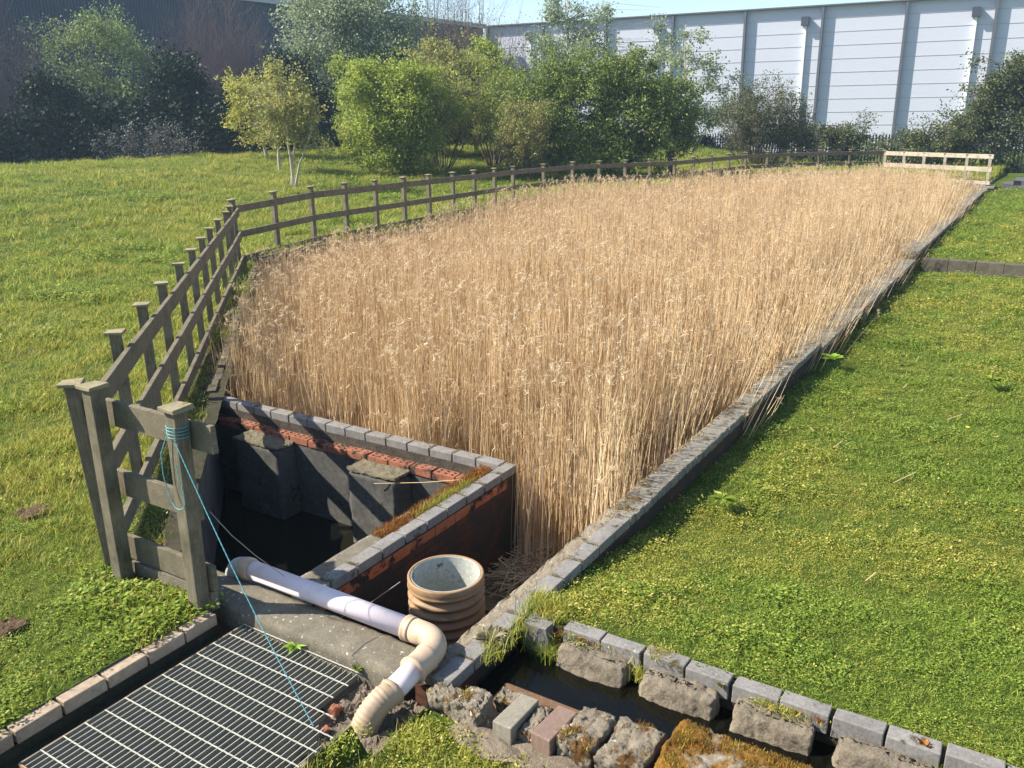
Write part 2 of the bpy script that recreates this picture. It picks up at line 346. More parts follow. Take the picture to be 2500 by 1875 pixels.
# ---------------------------------------------------------------- scatter (stuff only)
def instancer(name, pts, rots, scl, protos, label=None, cat=None):
    """one object that scatters prototype meshes on points"""
    c = bpy.data.collections.new(name + '_kinds')
    for i, p in enumerate(protos): p.name = '%s_kind_%02d' % (name, i); c.objects.link(p)
    me = bpy.data.meshes.new(name); n = len(pts); me.vertices.add(n); me.vertices.foreach_set('co', np.asarray(pts, np.float32).ravel())
    for nm, typ, dat, key in (('rot', 'FLOAT_VECTOR', rots, 'vector'), ('scl', 'FLOAT_VECTOR', scl, 'vector'), ('idx', 'INT', np.random.RandomState(3).randint(0, len(protos), n), 'value')):
        at = me.attributes.new(nm, typ, 'POINT'); at.data.foreach_set(key, np.asarray(dat, np.int32 if typ == 'INT' else np.float32).ravel())
    o = bpy.data.objects.new(name, me); COL.objects.link(o); o.rotation_euler = (0,0,AZ)
    g = bpy.data.node_groups.new(name, 'GeometryNodeTree')
    g.interface.new_socket('Geometry', in_out='INPUT', socket_type='NodeSocketGeometry'); g.interface.new_socket('Geometry', in_out='OUTPUT', socket_type='NodeSocketGeometry')
    gi = g.nodes.new('NodeGroupInput'); go = g.nodes.new('NodeGroupOutput'); ip = g.nodes.new('GeometryNodeInstanceOnPoints'); ci = g.nodes.new('GeometryNodeCollectionInfo')
    ci.inputs['Collection'].default_value = c; ci.inputs['Separate Children'].default_value = True; ci.inputs['Reset Children'].default_value = True
    ip.inputs['Pick Instance'].default_value = True
    def at(nm, ty):
        x = g.nodes.new('GeometryNodeInputNamedAttribute'); x.data_type = ty; x.inputs[0].default_value = nm; return x.outputs[0]
    mp = g.nodes.new('GeometryNodeMeshToPoints')
    g.links.new(gi.outputs[0], mp.inputs[0]); g.links.new(mp.outputs[0], ip.inputs['Points']); g.links.new(ci.outputs[0], ip.inputs['Instance'])
    g.links.new(at('rot', 'FLOAT_VECTOR'), ip.inputs['Rotation']); g.links.new(at('scl', 'FLOAT_VECTOR'), ip.inputs['Scale']); g.links.new(at('idx', 'INT'), ip.inputs['Instance Index'])
    g.links.new(ip.outputs[0], go.inputs[0])
    md = o.modifiers.new('scatter', 'NODES'); md.node_group = g
    return tag(o, label, cat, kind='stuff')
def proto(b, mats):
    me = bpy.data.meshes.new('kind')
    vs = []; fs = []; mi = []
    for bb, i in b:
        n = len(vs); vs += bb.v; fs += [tuple(k+n for k in f) for f in bb.f]; mi += [i]*len(bb.f)
    me.from_pydata(vs, [], fs)
    for m in mats: me.materials.append(m)
    me.polygons.foreach_set('material_index', mi); me.update()
    return bpy.data.objects.new('kind', me)
def blade(b, r, base, h, wd, lean, az, bend=.5, segs=2):
    px, py, pz = base; dx, dy = cos(az)*lean, sin(az)*lean; sx, sy = -sin(az+r.uniform(-.9,.9)), cos(az+r.uniform(-.9,.9))
    vs = []; fs = []
    for i in range(segs+1):
        t = i/segs; k = t**(1+bend); ww = wd*(1-t*.85)/2
        c = (px+dx*h*k, py+dy*h*k, pz+h*t*(1-.25*lean*t))
        vs += [(c[0]-sx*ww, c[1]-sy*ww, c[2]), (c[0]+sx*ww, c[1]+sy*ww, c[2])]
    for i in range(segs): fs.append((2*i, 2*i+1, 2*i+3, 2*i+2))
    b.add(vs, fs)
def tuft(seed, mat, n, R, hmin, hmax, wd, lean=(.2, 1.0)):
    r = random.Random(seed); b = B()
    for _ in range(n):
        a = r.uniform(0, 2*pi); q = R*sqrt(r.random())
        blade(b, r, (q*cos(a), q*sin(a), -.004), r.uniform(hmin, hmax), wd*r.uniform(.7,1.3), r.uniform(*lean), r.uniform(0, 2*pi))
    return proto([(b, 0)], [mat])
def rosette(seed, mat, n, R, lf):
    r = random.Random(seed); b = B()
    for _ in range(n):
        a = r.uniform(0, 2*pi); q = R*sqrt(r.random()); cx, cy, cz = q*cos(a), q*sin(a), r.uniform(.008, .035)
        a2 = r.uniform(0, 2*pi); e = lf*r.uniform(.6,1.2); dx, dy, dz = cos(a2)*e, sin(a2)*e, r.uniform(-.2,.5)*e; sx, sy = -sin(a2)*e*.35, cos(a2)*e*.35
        b.add([(cx,cy,cz),(cx+dx*.5+sx,cy+dy*.5+sy,cz+dz*.6),(cx+dx,cy+dy,cz+dz),(cx+dx*.5-sx,cy+dy*.5-sy,cz+dz*.6)], [(0,1,2,3)])
    return proto([(b, 0)], [mat])
rs = np.random.RandomState(11)
def field(area_test, smin, smax, wmin, wmax, dens0, dref, dmin):
    """random points; thinner with distance, with bigger tufts"""
    out = []; sc = []
    step = 1.0
    for s0 in np.arange(smin, smax, step):
        for w0 in np.arange(wmin, wmax, step):
            x, y, _ = W(s0+.5, w0+.5)
            if y < -1.5 or abs(x) > .72*max(y, 0)+3.5: continue
            d = max(2.5, sqrt(x*x+y*y+6)); den = max(dmin, dens0*min(1, (dref/d)**1.7)); n = int(den*step*step)
            p = np.stack([rs.uniform(s0, s0+step, n), rs.uniform(w0, w0+step, n)], -1)
            p = p[area_test(p[:,0], p[:,1])]
            out.append(p); sc.append(np.full(len(p), min(2.6, max(1, (d/dref)**.75))))
    p = np.concatenate(out); s_ = np.concatenate(sc)
    z = height(p[:,0], p[:,1]); return np.column_stack([p, z]), s_
def scat(name, P, S_, protos, label, cat, tilt=.15, smin=.7, smax=1.3):
    n = len(P); rot = np.column_stack([rs.uniform(-tilt, tilt, n), rs.uniform(-tilt, tilt, n), rs.uniform(0, 2*pi, n)])
    k_ = (S_*rs.uniform(smin, smax, n))[:, None]*np.ones((1, 3)); return instancer(name, P, rot, k_, protos, label, cat)
right = lambda s, w: ((s > 3.5) & (w < 2.08) & ~((s > 17.0) & (s < 17.3)))
P, S_ = field(right, 3, 33, -16, 3, 1150, 6, 30)
pat = nz(P[:,0], P[:,1], .6, 8) + .8*nz(P[:,0], P[:,1], 2.3, 9) + rs.normal(0, .3, len(P))
q = pat > .20
S_ = S_*(.85 + .9*nz(P[:,0], P[:,1], 3.1, 50) + .6*nz(P[:,0], P[:,1], 8, 51)).clip(.7, 1.6)
gt = [tuft(i, m_gr1, 22, .055, .012, .034, .0048, (.4,1.5)) for i in range(5)] + [rosette(20+i, m_gr1, 24, .06, .015) for i in range(2)]
gt2 = [tuft(40+i, m_gr2, 22, .055, .010, .028, .0048, (.4,1.5)) for i in range(4)] + [rosette(30+i, m_gr2, 24, .06, .013) for i in range(2)]
scat('lawn_grass', P[~q], S_[~q], gt, 'short bright green mown grass on the lawn right of the reed bed', 'grass')
scat('mossy_lawn_grass', P[q], S_[q], gt2, 'yellower mossy grass patches in the lawn right of the reed bed', 'grass')
left = lambda s, w: (w > 2.2) & ~((s < 2.7) & (w < 3.62)) & ~inside(s, w, HOLE) & ~((s > 2.60) & (s < 2.75) & (w < 4.2))
P, S_ = field(left, 0, 46, 2.2, 44, 700, 6, 10)
pat = nz(P[:,0], P[:,1], .45, 5) + .8*nz(P[:,0], P[:,1], 1.7, 6) + rs.normal(0, .50, len(P))
kk = np.clip(np.floor((pat+.35)/.55), 0, 2)
S_ = S_*(.9 + 1.1*nz(P[:,0], P[:,1], 1.9, 52) + .9*nz(P[:,0], P[:,1], 5.3, 53)).clip(.6, 2.1)
gt3 = [tuft(60+i, m_gr2, 16, .06, .02, .06, .0048) for i in range(4)]
gt4 = [rosette(80+i, m_weed, 34, .075, .020) for i in range(4)]
gt5 = [tuft(100+i, m_gr1, 18, .06, .025, .07, .005) for i in range(4)]
scat('mossy_field_grass', P[kk == 0], S_[kk == 0], gt3, 'rough yellow mossy grass on the bank left of the timber fence', 'grass')
scat('field_grass', P[kk == 1], S_[kk == 1], gt5, 'rough green grass on the bank left of the timber fence', 'grass')
scat('field_weeds', P[kk == 2], S_[kk == 2], gt4, 'leafy green weeds mixed in the bank left of the timber fence', 'weeds')
# ragged grass in the near foreground patch and along the channel
def cloud(n, s0, s1, w0, w1, zf): 
    s = rs.uniform(s0, s1, n); w_ = rs.uniform(w0, w1, n); return np.column_stack([s, w_, zf(s, w_) if callable(zf) else np.full(n, zf)])
P = cloud(2600, 1.2, 2.60, .6, 2.25, height); P = P[(P[:,0] < 2.56) & ~((P[:,0] > 2.25) & (P[:,1] > 2.15))]
gt6 = [tuft(120+i, m_gr1 if i % 2 else m_gr2, 18, .05, .03, .085, .004) for i in range(6)]
scat('foreground_grass', P, np.ones(len(P)), gt[:3] + gt2 + gt6[:1], 'tufty sunlit grass in front of the drain pipe', 'grass')
P = np.concatenate([cloud(26, 3.28, 3.48, 1.86, 2.08, -.13), cloud(40, 3.44, 3.60, 1.9, 2.12, 0.0), cloud(14, 3.38, 3.44, 1.38, 1.46, -.12), cloud(8, 3.38, 3.44, .03, .13, -.12), cloud(60, 2.98, 3.6, 2.04, 2.12, -.02)[:24]])
scat('channel_grass', P, np.full(len(P), 1.1), gt6[:3], 'grass tufts growing at the head of the stone channel', 'grass')

# ---------------------------------------------------------------- reeds
def reed_clump(seed, n, R, hm):
    r = random.Random(seed); st = B(); pl = B()
    for _ in range(n):
        a = r.uniform(0, 2*pi); q = R*sqrt(r.random()); x, y = q*cos(a), q*sin(a)
        h = hm*min(1.35, max(.35, r.gauss(.93, .24))); az = r.uniform(0, 2*pi); ln = r.choice((.02, .03, .04, .07, .16))*h; rad = r.uniform(.0017, .0034)
        pts = [(x+cos(az)*ln*t**1.5, y+sin(az)*ln*t**1.5, h*t) for t in (0, .35, .7, 1)]
        st.tube(pts, [rad, rad*.95, rad*.8, rad*.4], 3, False)
        for _k in range(r.choice((0, 0, 0, 0, 1))):                      # dry leaves
            t = r.uniform(.15, .85); bz = r.uniform(0, 2*pi); ll = r.uniform(.12, .30); p = Vector((x+cos(az)*ln*t**1.5, y+sin(az)*ln*t**1.5, h*t))
            up = r.uniform(.9, 1.8); hz = r.uniform(.15,.6); q1 = p + Vector((cos(bz)*ll*.35*hz, sin(bz)*ll*.35*hz, ll*.45*up)); q2 = p + Vector((cos(bz)*ll*.8*hz, sin(bz)*ll*.8*hz, ll*(.75*up-.25)))
            sd = Vector((-sin(bz), cos(bz), .3))*.0032
            st.add([p-sd*.6, p+sd*.6, q1+sd, q1-sd, q2], [(0,1,2,3), (3,2,4)])
        if r.random() < .13:                                              # plume
            bz = r.uniform(0, 2*pi); top = Vector(pts[-1]); L_ = r.uniform(.13, .24); dr = r.uniform(.2, 1.0)
            for _k in range(30):
                t = r.random(); c = top + Vector((cos(bz)*L_*dr*t, sin(bz)*L_*dr*t, L_*(.75*t - dr*.8*t*t)))
                e = Vector((r.gauss(0,1), r.gauss(0,1), r.gauss(-.4,1))).normalized()*r.uniform(.015, .045); sd = Vector((r.gauss(0,1), r.gauss(0,1), r.gauss(0,1))).normalized()*.0028
                pl.add([c-sd, c+sd, c+e+sd*.4, c+e-sd*.4], [(0,1,2,3)])
    return proto([(st, 0), (pl, 1)], [m_reed, m_plume])
RB = [(4.55,2.36),(4.9,3.12),(5.24,3.2),(5.26,6.65),(10.75,12.0),(20.7,12.55),(22.9,12.0),(26.0,10.05),(30.1,9.1),(31.9,8.2),(33.6,5.5),(31.0,2.40)]
rp = [reed_clump(i, 26, .18, 1.0) for i in range(9)]
n = 7400
s = rs.uniform(4.5, 40.5, n*2); w_ = rs.uniform(2.3, 14.5, n*2)
ok = inside(s, w_, RB) & (rs.rand(n*2) < np.clip(1.3 - (s-5)/45, .45, 1))
s, w_ = s[ok], w_[ok]
thin = (w_ < 2.40 + .55*np.clip((9-s)/4, 0, 1)) & (s < 9) & (rs.rand(len(s)) < .7)
s, w_ = s[~thin], w_[~thin]
nr = len(s); edge = np.clip((3.3-w_)/1.0, 0, 1)*np.clip((s-5.6)/1.5, 0, 1)
lean_s = rs.normal(0, .035, nr) + .03; lean_w = rs.normal(0, .035, nr) - .42*edge*rs.uniform(0, 1, nr)
lean_w = np.where((w_ < 2.9), np.minimum(lean_w, .0), lean_w)
hs = 1.10 + .04*np.clip((s-15)/14, 0, 1) - .22*np.clip((w_-6.5)/5, 0, 1)*np.clip((20-s)/5, -.2, 1) + .12*nz(s, w_, .5, 20) + .12*nz(s, w_, 1.7, 21) - .10*edge
rot = np.column_stack([-lean_w*0, lean_s, rs.uniform(0, 2*pi, nr)])
# tilt about the across axis: rotation applied as euler XYZ, so yaw last would spin the lean; keep yaw small in variety by using the clump kinds
rot = np.column_stack([-lean_w, lean_s, np.zeros(nr)])
scl = np.column_stack([rs.choice([-1, 1], nr)*rs.uniform(.9,1.2,nr), rs.choice([-1, 1], nr)*rs.uniform(.9,1.2,nr), hs])
instancer('reed_bed', np.column_stack([s, w_, np.full(nr, -.80)]), rot, scl, rp, 'dense bed of dry straw coloured reeds with feathery plumes', 'reeds')
# broken litter and leaning stalks along the wall
def litter(seed):
    r = random.Random(seed); b = B()
    for _ in range(26):
        a = r.uniform(0, pi); l = r.uniform(.06, .30); x, y, z = r.uniform(-.15,.15), r.uniform(-.15,.15), r.uniform(.0,.07); up = r.uniform(-.2,.35)
        b.beam((x-cos(a)*l/2, y-sin(a)*l/2, z), (x+cos(a)*l/2, y+sin(a)*l/2, z+l*up), .006, .0035)
    return proto([(b, 0)], [m_reed])
P = np.concatenate([cloud(900, 4.7, 14, 2.3, 3.6, -.79)[:860], cloud(350, 14, 36, 2.4, 3.2, -.79), cloud(220, 5.25, 6.2, 3, 6.6, -.79)])
scat('reed_litter', P, np.ones(len(P)), [litter(i) for i in range(5)], 'broken straw litter lying at the foot of the reeds', 'reed litter')

# ---------------------------------------------------------------- fences
def post(parent, s, w, z0, h, sz=.09, lean=(0,0), capw=.15, mat=None, mcap=None, rot=0, cap=True):
    b = B(); n0 = len(b.v)
    b.box((s-sz/2, w-sz/2, z0-.25), (s+sz/2, w+sz/2, z0+h), rot=rot)
    b.v = [(x + lean[0]*(z-z0)/h*(z > z0), y + lean[1]*(z-z0)/h*(z > z0), z) for x, y, z in b.v]
    p = obj('post', b, mat or m_woodv, parent, bevel=.005)
    if cap:
        c = B(); cx, cy = s+lean[0], w+lean[1]
        c.box((cx-capw/2, cy-capw/2, z0+h), (cx+capw/2, cy+capw/2, z0+h+.02), jit=.005, rot=rot+rnd.uniform(-.08,.08))
        obj('cap', c, mcap or m_cap, p, bevel=.005)
    return p
def rail(parent, a, b, hz=.115, th=.038, mat=None, ends=0.0):
    """separate boards butted over the posts"""
    r_ = B(); r_.beam(a, b, th, hz, jit=.003, end=ends); return obj('rail', r_, mat or m_wood, parent, bevel=.004)
# short end panel at the tank
fe = thing('timber_fence', 'short weathered timber end panel of three wide boards with blue rope tied on', 'fence', (2.55,3.9,0))
post(fe, 2.53, 4.28, -.03, 1.20, .082, (.0,.0), .125); post(fe, 2.56, 3.66, -.03, 1.18, .082, (.0,-.03), .125)
for z, e0, e1 in ((1.00, 4.33, 3.44), (.58, 4.33, 3.62), (.17, 4.33, 3.58)):
    rail(fe, (2.625, e0, z+.0), (2.625, e1, z-.0), .15, .03)
b = B(); b.box((2.60,3.60,-.02),(2.64,4.30,.085), jit=.006); obj('kick_board', b, m_conc, fe)
# diagonal fence
dg = thing('timber_fence', 'weathered timber post and rail fence climbing diagonally along the left bank of the reed bed', 'fence', (2.6,4.5,0))
dposts = [(2.63,4.44),(3.48,5.41),(4.18,6.10),(4.87,6.79),(5.65,7.56),(6.36,8.28),(7.09,9.01),(7.84,9.76),(8.61,10.52),(9.42,11.33),(10.10,12.02)]
for i, (s, w_) in enumerate(dposts):
    post(dg, s-.025, w_+.025, 0, 1.13-.04*i/10, .072, (-.03,.09) if i == 0 else (rnd.uniform(-.014,.014), rnd.uniform(-.014,.014)), .125, rot=pi/4)
d0 = Vector((1,1,0)).normalized(); off = Vector((.032,-.032,0))
for zc, hh in ((.98, .135), (.56, .135), (.13, .12)):
    pts = [Vector((s, w_, zc-.06*(i/10))) for i, (s, w_) in enumerate([(2.58,4.50)] + dposts[1:-1:2] + [(10.55,12.47)])]
    for a, c in zip(pts[:-1], pts[1:]):
        rail(dg, a + off + d0*.003, c + off - d0*.003, hh, .038)
# long back fence: follows the far bank of the bed
bk = thing('timber_fence', 'long weathered timber post and two rail fence along the far bank under the trees', 'fence', (10.6,12.5,0))
path = [(10.58,12.53,1.13),(20.8,13.0,1.02),(23.2,12.42,1.0),(26.3,10.46,.95),(30.4,9.5,.90),(32.4,8.55,.90),(34.25,5.78,.92)]
gbk = lambda s_: float(np.interp(s_, [10.4,12,21,26,30,40], [0,.11,.13,.19,.26,.24]))
def walk(path, step):
    out = [path[0]]; acc = 0
    for a, b_ in zip(path[:-1], path[1:]):
        l = sqrt((b_[0]-a[0])**2 + (b_[1]-a[1])**2); n_ = max(1, round(l/step))
        for i in range(1, n_+1): t = i/n_; out.append(tuple(a[j]*(1-t) + b_[j]*t for j in range(3)))
    return out
bp = walk(path, 1.02)
for i, (s, w_, h) in enumerate(bp):
    post(bk, s-.0, w_+.04, gbk(s), h, .085, (rnd.uniform(-.012,.012), rnd.uniform(-.012,.012)), .14)
for frac, hh in ((.86, .125), (.46, .115), (.06, .13)):
    for i in range(0, len(bp)-1, 2):
        j = min(i+2, len(bp)-1); a = Vector((bp[i][0], bp[i][1]-.035, gbk(bp[i][0])+bp[i][2]*frac)); c = Vector((bp[j][0], bp[j][1]-.035, gbk(bp[j][0])+bp[j][2]*frac)); d = (c-a).normalized()*.003
        rail(bk, a + d, c - d, hh, .036)
# pale fence at the far end, paler wood colour than the other fences
wf = thing('timber_fence', 'pale timber two rail fence across the far end of the reed bed', 'fence', (33.3,3.8,0))
wp = [(34.25-2.1*i/5, 5.62-3.5*i/5) for i in range(6)]
for s, w_ in wp: post(wf, s+.03, w_+.03, .16, .93, .09, mat=m_pale, mcap=m_pale, capw=.13)
for z in (1.02, .62, .18):
    rail(wf, (wp[0][0]-.03, wp[0][1]-.02, z+.01), (wp[-1][0]-.03, wp[-1][1]-.02, z+.03), .14, .036, m_pale, ends=.05)

# ---------------------------------------------------------------- kerb, beam, grating
kb = B(); s_ = -1.2; cols = []
while s_ < 2.5:
    e = min(s_+.219, 2.57); kb.box((s_+.003, 3.530, -.067), (e-.003, 3.635, rnd.uniform(-.002,.003)), jit=.0025); s_ = e+.004
ke = obj('brick_kerb', kb, m_kerb, org=(1.9,3.58,0), bevel=.006); tag(ke, 'kerb of buff brown bricks laid end to end between field grass and grating', 'kerb')
b = B(); b.box((-3,3.538,-.42),(2.57,3.63,-.069)); o = obj('kerb_shaded_face', b, m_soil, ke)  # dark colour here stands for shade on the inner face of the kerb
b = B(); b.box((-3,3.44,-.42),(2.62,3.537,-.13)); tag(obj('dirt_strip', b, m_soil), kind='structure')
# concrete beam with chipped edges
def lump(a, b, nx, ny, nz_, amp, f=6, seed=0, rough=0, keepz=1):
    """a subdivided block pushed about by noise"""
    q = B(); x0,y0,z0 = a; x1,y1,z1 = b; idx = {}; bottom = -.9
    def vid(i, j, k):
        if (i,j,k) not in idx:
            p = Vector((x0+(x1-x0)*i/nx, y0+(y1-y0)*j/ny, z0+(z1-z0)*k/nz_))
            c = Vector(((x0+x1)/2, (y0+y1)/2, (z0+z1)/2)); hs_ = Vector((abs(x1-x0)/2, abs(y1-y0)/2, abs(z1-z0)/2))
            if rough:
                u = Vector(((p.x-c.x)/hs_.x, (p.y-c.y)/hs_.y, (p.z-c.z)/hs_.z)); l = (abs(u.x)**5+abs(u.y)**5+abs(u.z)**5)**.2
                if l > 1: u = u*(1-rough) + u/l*rough
                p = Vector((c.x+u.x*hs_.x, c.y+u.y*hs_.y, c.z+u.z*hs_.z))
            nv = noise.noise_vector(p*f + Vector((seed,)*3)) + .55*noise.noise_vector(p*f*2.7 + Vector((seed,)*3)) + .40*noise.noise_vector(p*f*7) + .22*noise.noise_vector(p*f*16)
            p += Vector((nv.x, nv.y, nv.z*keepz))*amp
            idx[(i,j,k)] = len(q.v); q.v.append(tuple(p))
        return idx[(i,j,k)]
    for i in range(nx):
        for j in range(ny):
            q.f.append((vid(i,j,0),vid(i,j+1,0),vid(i+1,j+1,0),vid(i+1,j,0))); q.f.append((vid(i,j,nz_),vid(i+1,j,nz_),vid(i+1,j+1,nz_),vid(i,j+1,nz_)))
    for i in range(nx):
        for k in range(nz_):
            q.f.append((vid(i,0,k),vid(i+1,0,k),vid(i+1,0,k+1),vid(i,0,k+1))); q.f.append((vid(i,ny,k),vid(i,ny,k+1),vid(i+1,ny,k+1),vid(i+1,ny,k)))
    for j in range(ny):
        for k in range(nz_):
            q.f.append((vid(0,j,k),vid(0,j,k+1),vid(0,j+1,k+1),vid(0,j+1,k))); q.f.append((vid(nx,j,k),vid(nx,j+1,k),vid(nx,j+1,k+1),vid(nx,j,k+1)))
    return q
cb = lump((2.67,2.36,-.9), (2.90,4.12,-.002), 14, 80, 16, .007, 11, 3, .12, .7)
tag(obj('concrete_beam', cb, m_conc, org=(2.78,3.2,-.4), smooth=True), 'lichen spotted concrete beam between the steel grating and the tank', 'beam')
# rubble between beam end, pipe and grating
rb = lump((2.05,2.12,-.45), (2.70,2.60,-.125), 40, 30, 10, .035, 10, 9, .5)
tag(obj('broken_mortar', rb, m_rubble, org=(2.5,2.4,-.1), smooth=False), 'crumbled brown mortar rubble between the grating and the ribbed pipe bend', 'rubble')
for i, (s, w_, z, e) in enumerate(((2.40,2.52,-.09,.026),(2.28,2.47,-.10,.018))):
    q = lump((s-e,w_-e*.8,z-e), (s+e,w_+e*.8,z+e*.7), 6,6,5,.012,14,i,.5)
    tag(obj('brick_fragment', q, m_red, org=(s,w_,z-e)), ('bright red broken brick chip by the ribbed pipe bend','smaller red brick chip at the edge of the rubble near the grating')[i], 'brick')
q = lump((1.90,2.16,-.2),(2.10,2.42,-.085),8,8,4,.01,9,21,.6); tag(obj('flat_stone', q, m_stone, org=(2,2.3,-.2)), 'flat grey stone half sunk beside the foreground grass at the bottom edge', 'stone')
q = lump((2.13,2.20,-.2),(2.24,2.34,-.08),8,8,4,.01,9,22,.6); tag(obj('flat_stone', q, m_rock, org=(2.2,2.27,-.2)), 'small brown stone below the mouth of the ribbed pipe bend', 'stone')
GZ_ = -.09
gr = thing('steel_grating', 'galvanised steel floor grating over the dark drain', 'grating', (2.0,2.9,GZ_))
bars = B(); tops = B(); NB = 32; 
def gend(t):  # ragged end of the panel on the right
    return 2.655 if t > 2.60 else (2.36 if t > 2.52 else (2.28 if t > 2.47 else 2.20))
for i in range(NB):
    t = 3.44 - i*.0345
    e = gend(t)
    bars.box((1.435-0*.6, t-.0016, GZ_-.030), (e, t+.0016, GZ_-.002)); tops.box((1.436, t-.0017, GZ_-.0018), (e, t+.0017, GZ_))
obj('bearing_bars', bars, m_barside, gr); obj('sunlit_bar_tops', tops, m_steel, gr)  # sunlit tops and shaded sides painted as two steel colours
rods = B()
for j in range(13):
    s = 2.665 - j*.1035
    we = 2.585 if j < 3 else (2.49 if j == 3 else 2.39)
    if s < 1.44: break
    pts = [(s, 3.44-(3.44-we)*i/60., GZ_+.0015+.0012*sin(i*2.4)) for i in range(61)]
    rods.tube(pts, .0036, 6)
obj('cross_rods', rods, m_steel, gr)
b = B(); b.box((1.428, 2.36, GZ_-.032), (1.434, 3.442, GZ_+.001)); b.box((1.436, 3.443, GZ_-.03), (2.65, 3.446, GZ_+.001)); obj('edge_band', b, plastic('rusty_steel', (.38,.22,.12), .6), gr)
b = B()
for i in range(3): b.box((2.30-.30*i, 2.3, -.34), (2.36-.30*i, 3.5, -.28))
tag(obj('drain_joist', b, m_conc, org=(2.3,2.9,-.3)), 'dim concrete bearers under the steel grating', 'bearer') if False else None

# ---------------------------------------------------------------- tank, divider walls
tk = thing('brick_tank', 'open brick and concrete tank at the near corner of the reed bed', 'tank', (4.0,4.2,-.8))
b = B(); s_ = 2.99
while s_ < 5.0:
    b.box((s_+.001, 3.2265, -.148+rnd.uniform(-.004,.004)), (s_+.224, 3.31, -.078), jit=.002)
    s_ += .225
obj('brick_course', b, rocky('orange_brick', (.30,.085,.03), (.46,.15,.06), 9, moss=(.04,.03,.02), moss_scale=6, moss_at=.50, bump=.5), tk, bevel=.005)
b = B(); b.box((2.9,3.231,-.9),(5.06,3.318,-.068)); b.box((5.06, 3.231,-.9),(5.165,3.318,-.068)); obj('side_wall', b, m_brickA, tk)
b = B(); s_ = 2.905; n_ = 0
while s_ < 5.05:
    e = s_+.215; b.box((s_+.002, 3.224, -.065), (min(e,5.165), 3.322, rnd.uniform(-.003,.003)), jit=.002); s_ = e+.0105
co = obj('coping', b, m_blue, tk, bevel=.005)
b = B(); w0 = 3.33
while w0 < 6.6:
    e = min(w0+.215, 6.62); b.box((5.065, w0+.002, -.07), (5.168, e, rnd.uniform(-.003,.003)), jit=.002); w0 = e+.0105
obj('coping', b, m_blue, tk, bevel=.005)
b = lump((2.9,3.322,-.12),(5.06,3.46,-.022),60,5,3,.008,9,5,.3,.6); obj('inner_ledge', b, m_conc, tk, smooth=True)
b = B(); b.box((2.9,3.324,-.9),(4.99,3.45,-.11)); obj('inner_wall', b, m_rend, tk)
b = lump((5.062,3.33,-.8),(5.16,6.65,-.07),4,60,10,.006,8,6,0,.4); obj('end_wall_core', b, rocky('black_mortar', (.025,.02,.015), (.12,.10,.075), 14, bump=1, bd=.02), tk)
# red perforated bricks on the inner leaf
b = B(); h = B(); w0 = 3.46
while w0 < 6.45:
    e = w0+.215; b.box((4.965, w0+.002, -.205), (5.06, e, -.14+rnd.uniform(-.004,.002)), jit=.003)
    for k_ in range(3):
        c0 = w0+.04+.066*k_
        for cc in (4.99, 5.03): h.tube([(cc, c0, -.139), (cc, c0, -.1365)], .0105, 8)
    w0 = e+.0105
obj('brick_ledge', b, m_red, tk, bevel=.004); obj('brick_hollows', h, m_hole, tk)
b = B(); b.box((4.975,3.46,-1.45),(5.06,6.62,-.207)); obj('end_wall', b, m_rend, tk)
for i, (a, c) in enumerate(((4.12,4.62),(5.42,5.98))):
    q = lump((4.76,a,-1.4),(4.978,c,-.20),8,14,36,.010,8,30+i,.25,.5); obj('pillar', q, m_rend, tk, smooth=True)
    q = lump((4.755,a-.01,-.205),(4.97,c+.01,-.178),10,20,2,.010,16,40+i,.3); obj('moss_cap', q, rocky('moss_mortar', (.10,.085,.05), (.27,.23,.15), 22, bump=1, bd=.02), tk)
b = B(); b.prism([(2.86,4.20),(5.07,6.56),(5.07,6.75),(2.7,4.25)], -1.45, -.012); obj('side_wall', b, m_rend, tk)
b = B(); b.box((2.905,3.46,-1.4),(2.915,4.2,-.9)); obj('back_panel', b, m_rend, tk)
# rust moss growing along the ledge
P = cloud(520, 3.72, 5.0, 3.33, 3.45, -.02); P = P[(np.abs(P[:,1]-3.385) < .05+.03*nz(P[:,0], P[:,1], 6, 3)) ]
P[:,2] += .012
mt = [tuft(200+i, m_mossb, 22, .022, .010, .030, .0035, (.1,.8)) for i in range(4)]
scat('rust_moss', P, np.ones(len(P)), mt, 'rust brown moss along the ledge of the tank side wall', 'moss', .3)
P = cloud(60, 4.05, 4.75, 3.33, 3.37, -.01)
scat('ledge_grass', P, np.full(len(P), .7), gt6[:2], 'pale green grass sprouting from the moss on the tank ledge', 'grass')
P = np.concatenate([cloud(24, 5.20, 5.55, 6.78, 7.0, 0)*[1,1,1], cloud(70, 3.0, 3.12, 4.42, 4.5, 0), cloud(60, 2.9, 3.3, 4.25, 4.62, 0.0)])
P = P[(P[:,1]-P[:,0] > 1.50)]; scat('orange_moss', P, np.ones(len(P)), [tuft(220+i, leafmat('orange_moss%d' % i, (.20,.07,.01), (.40,.17,.02), (.5,.28,.05), .2), 22, .03, .01, .03, .004) for i in range(2)], 'orange moss clumps on the dark strip inside the diagonal fence', 'moss', .3)
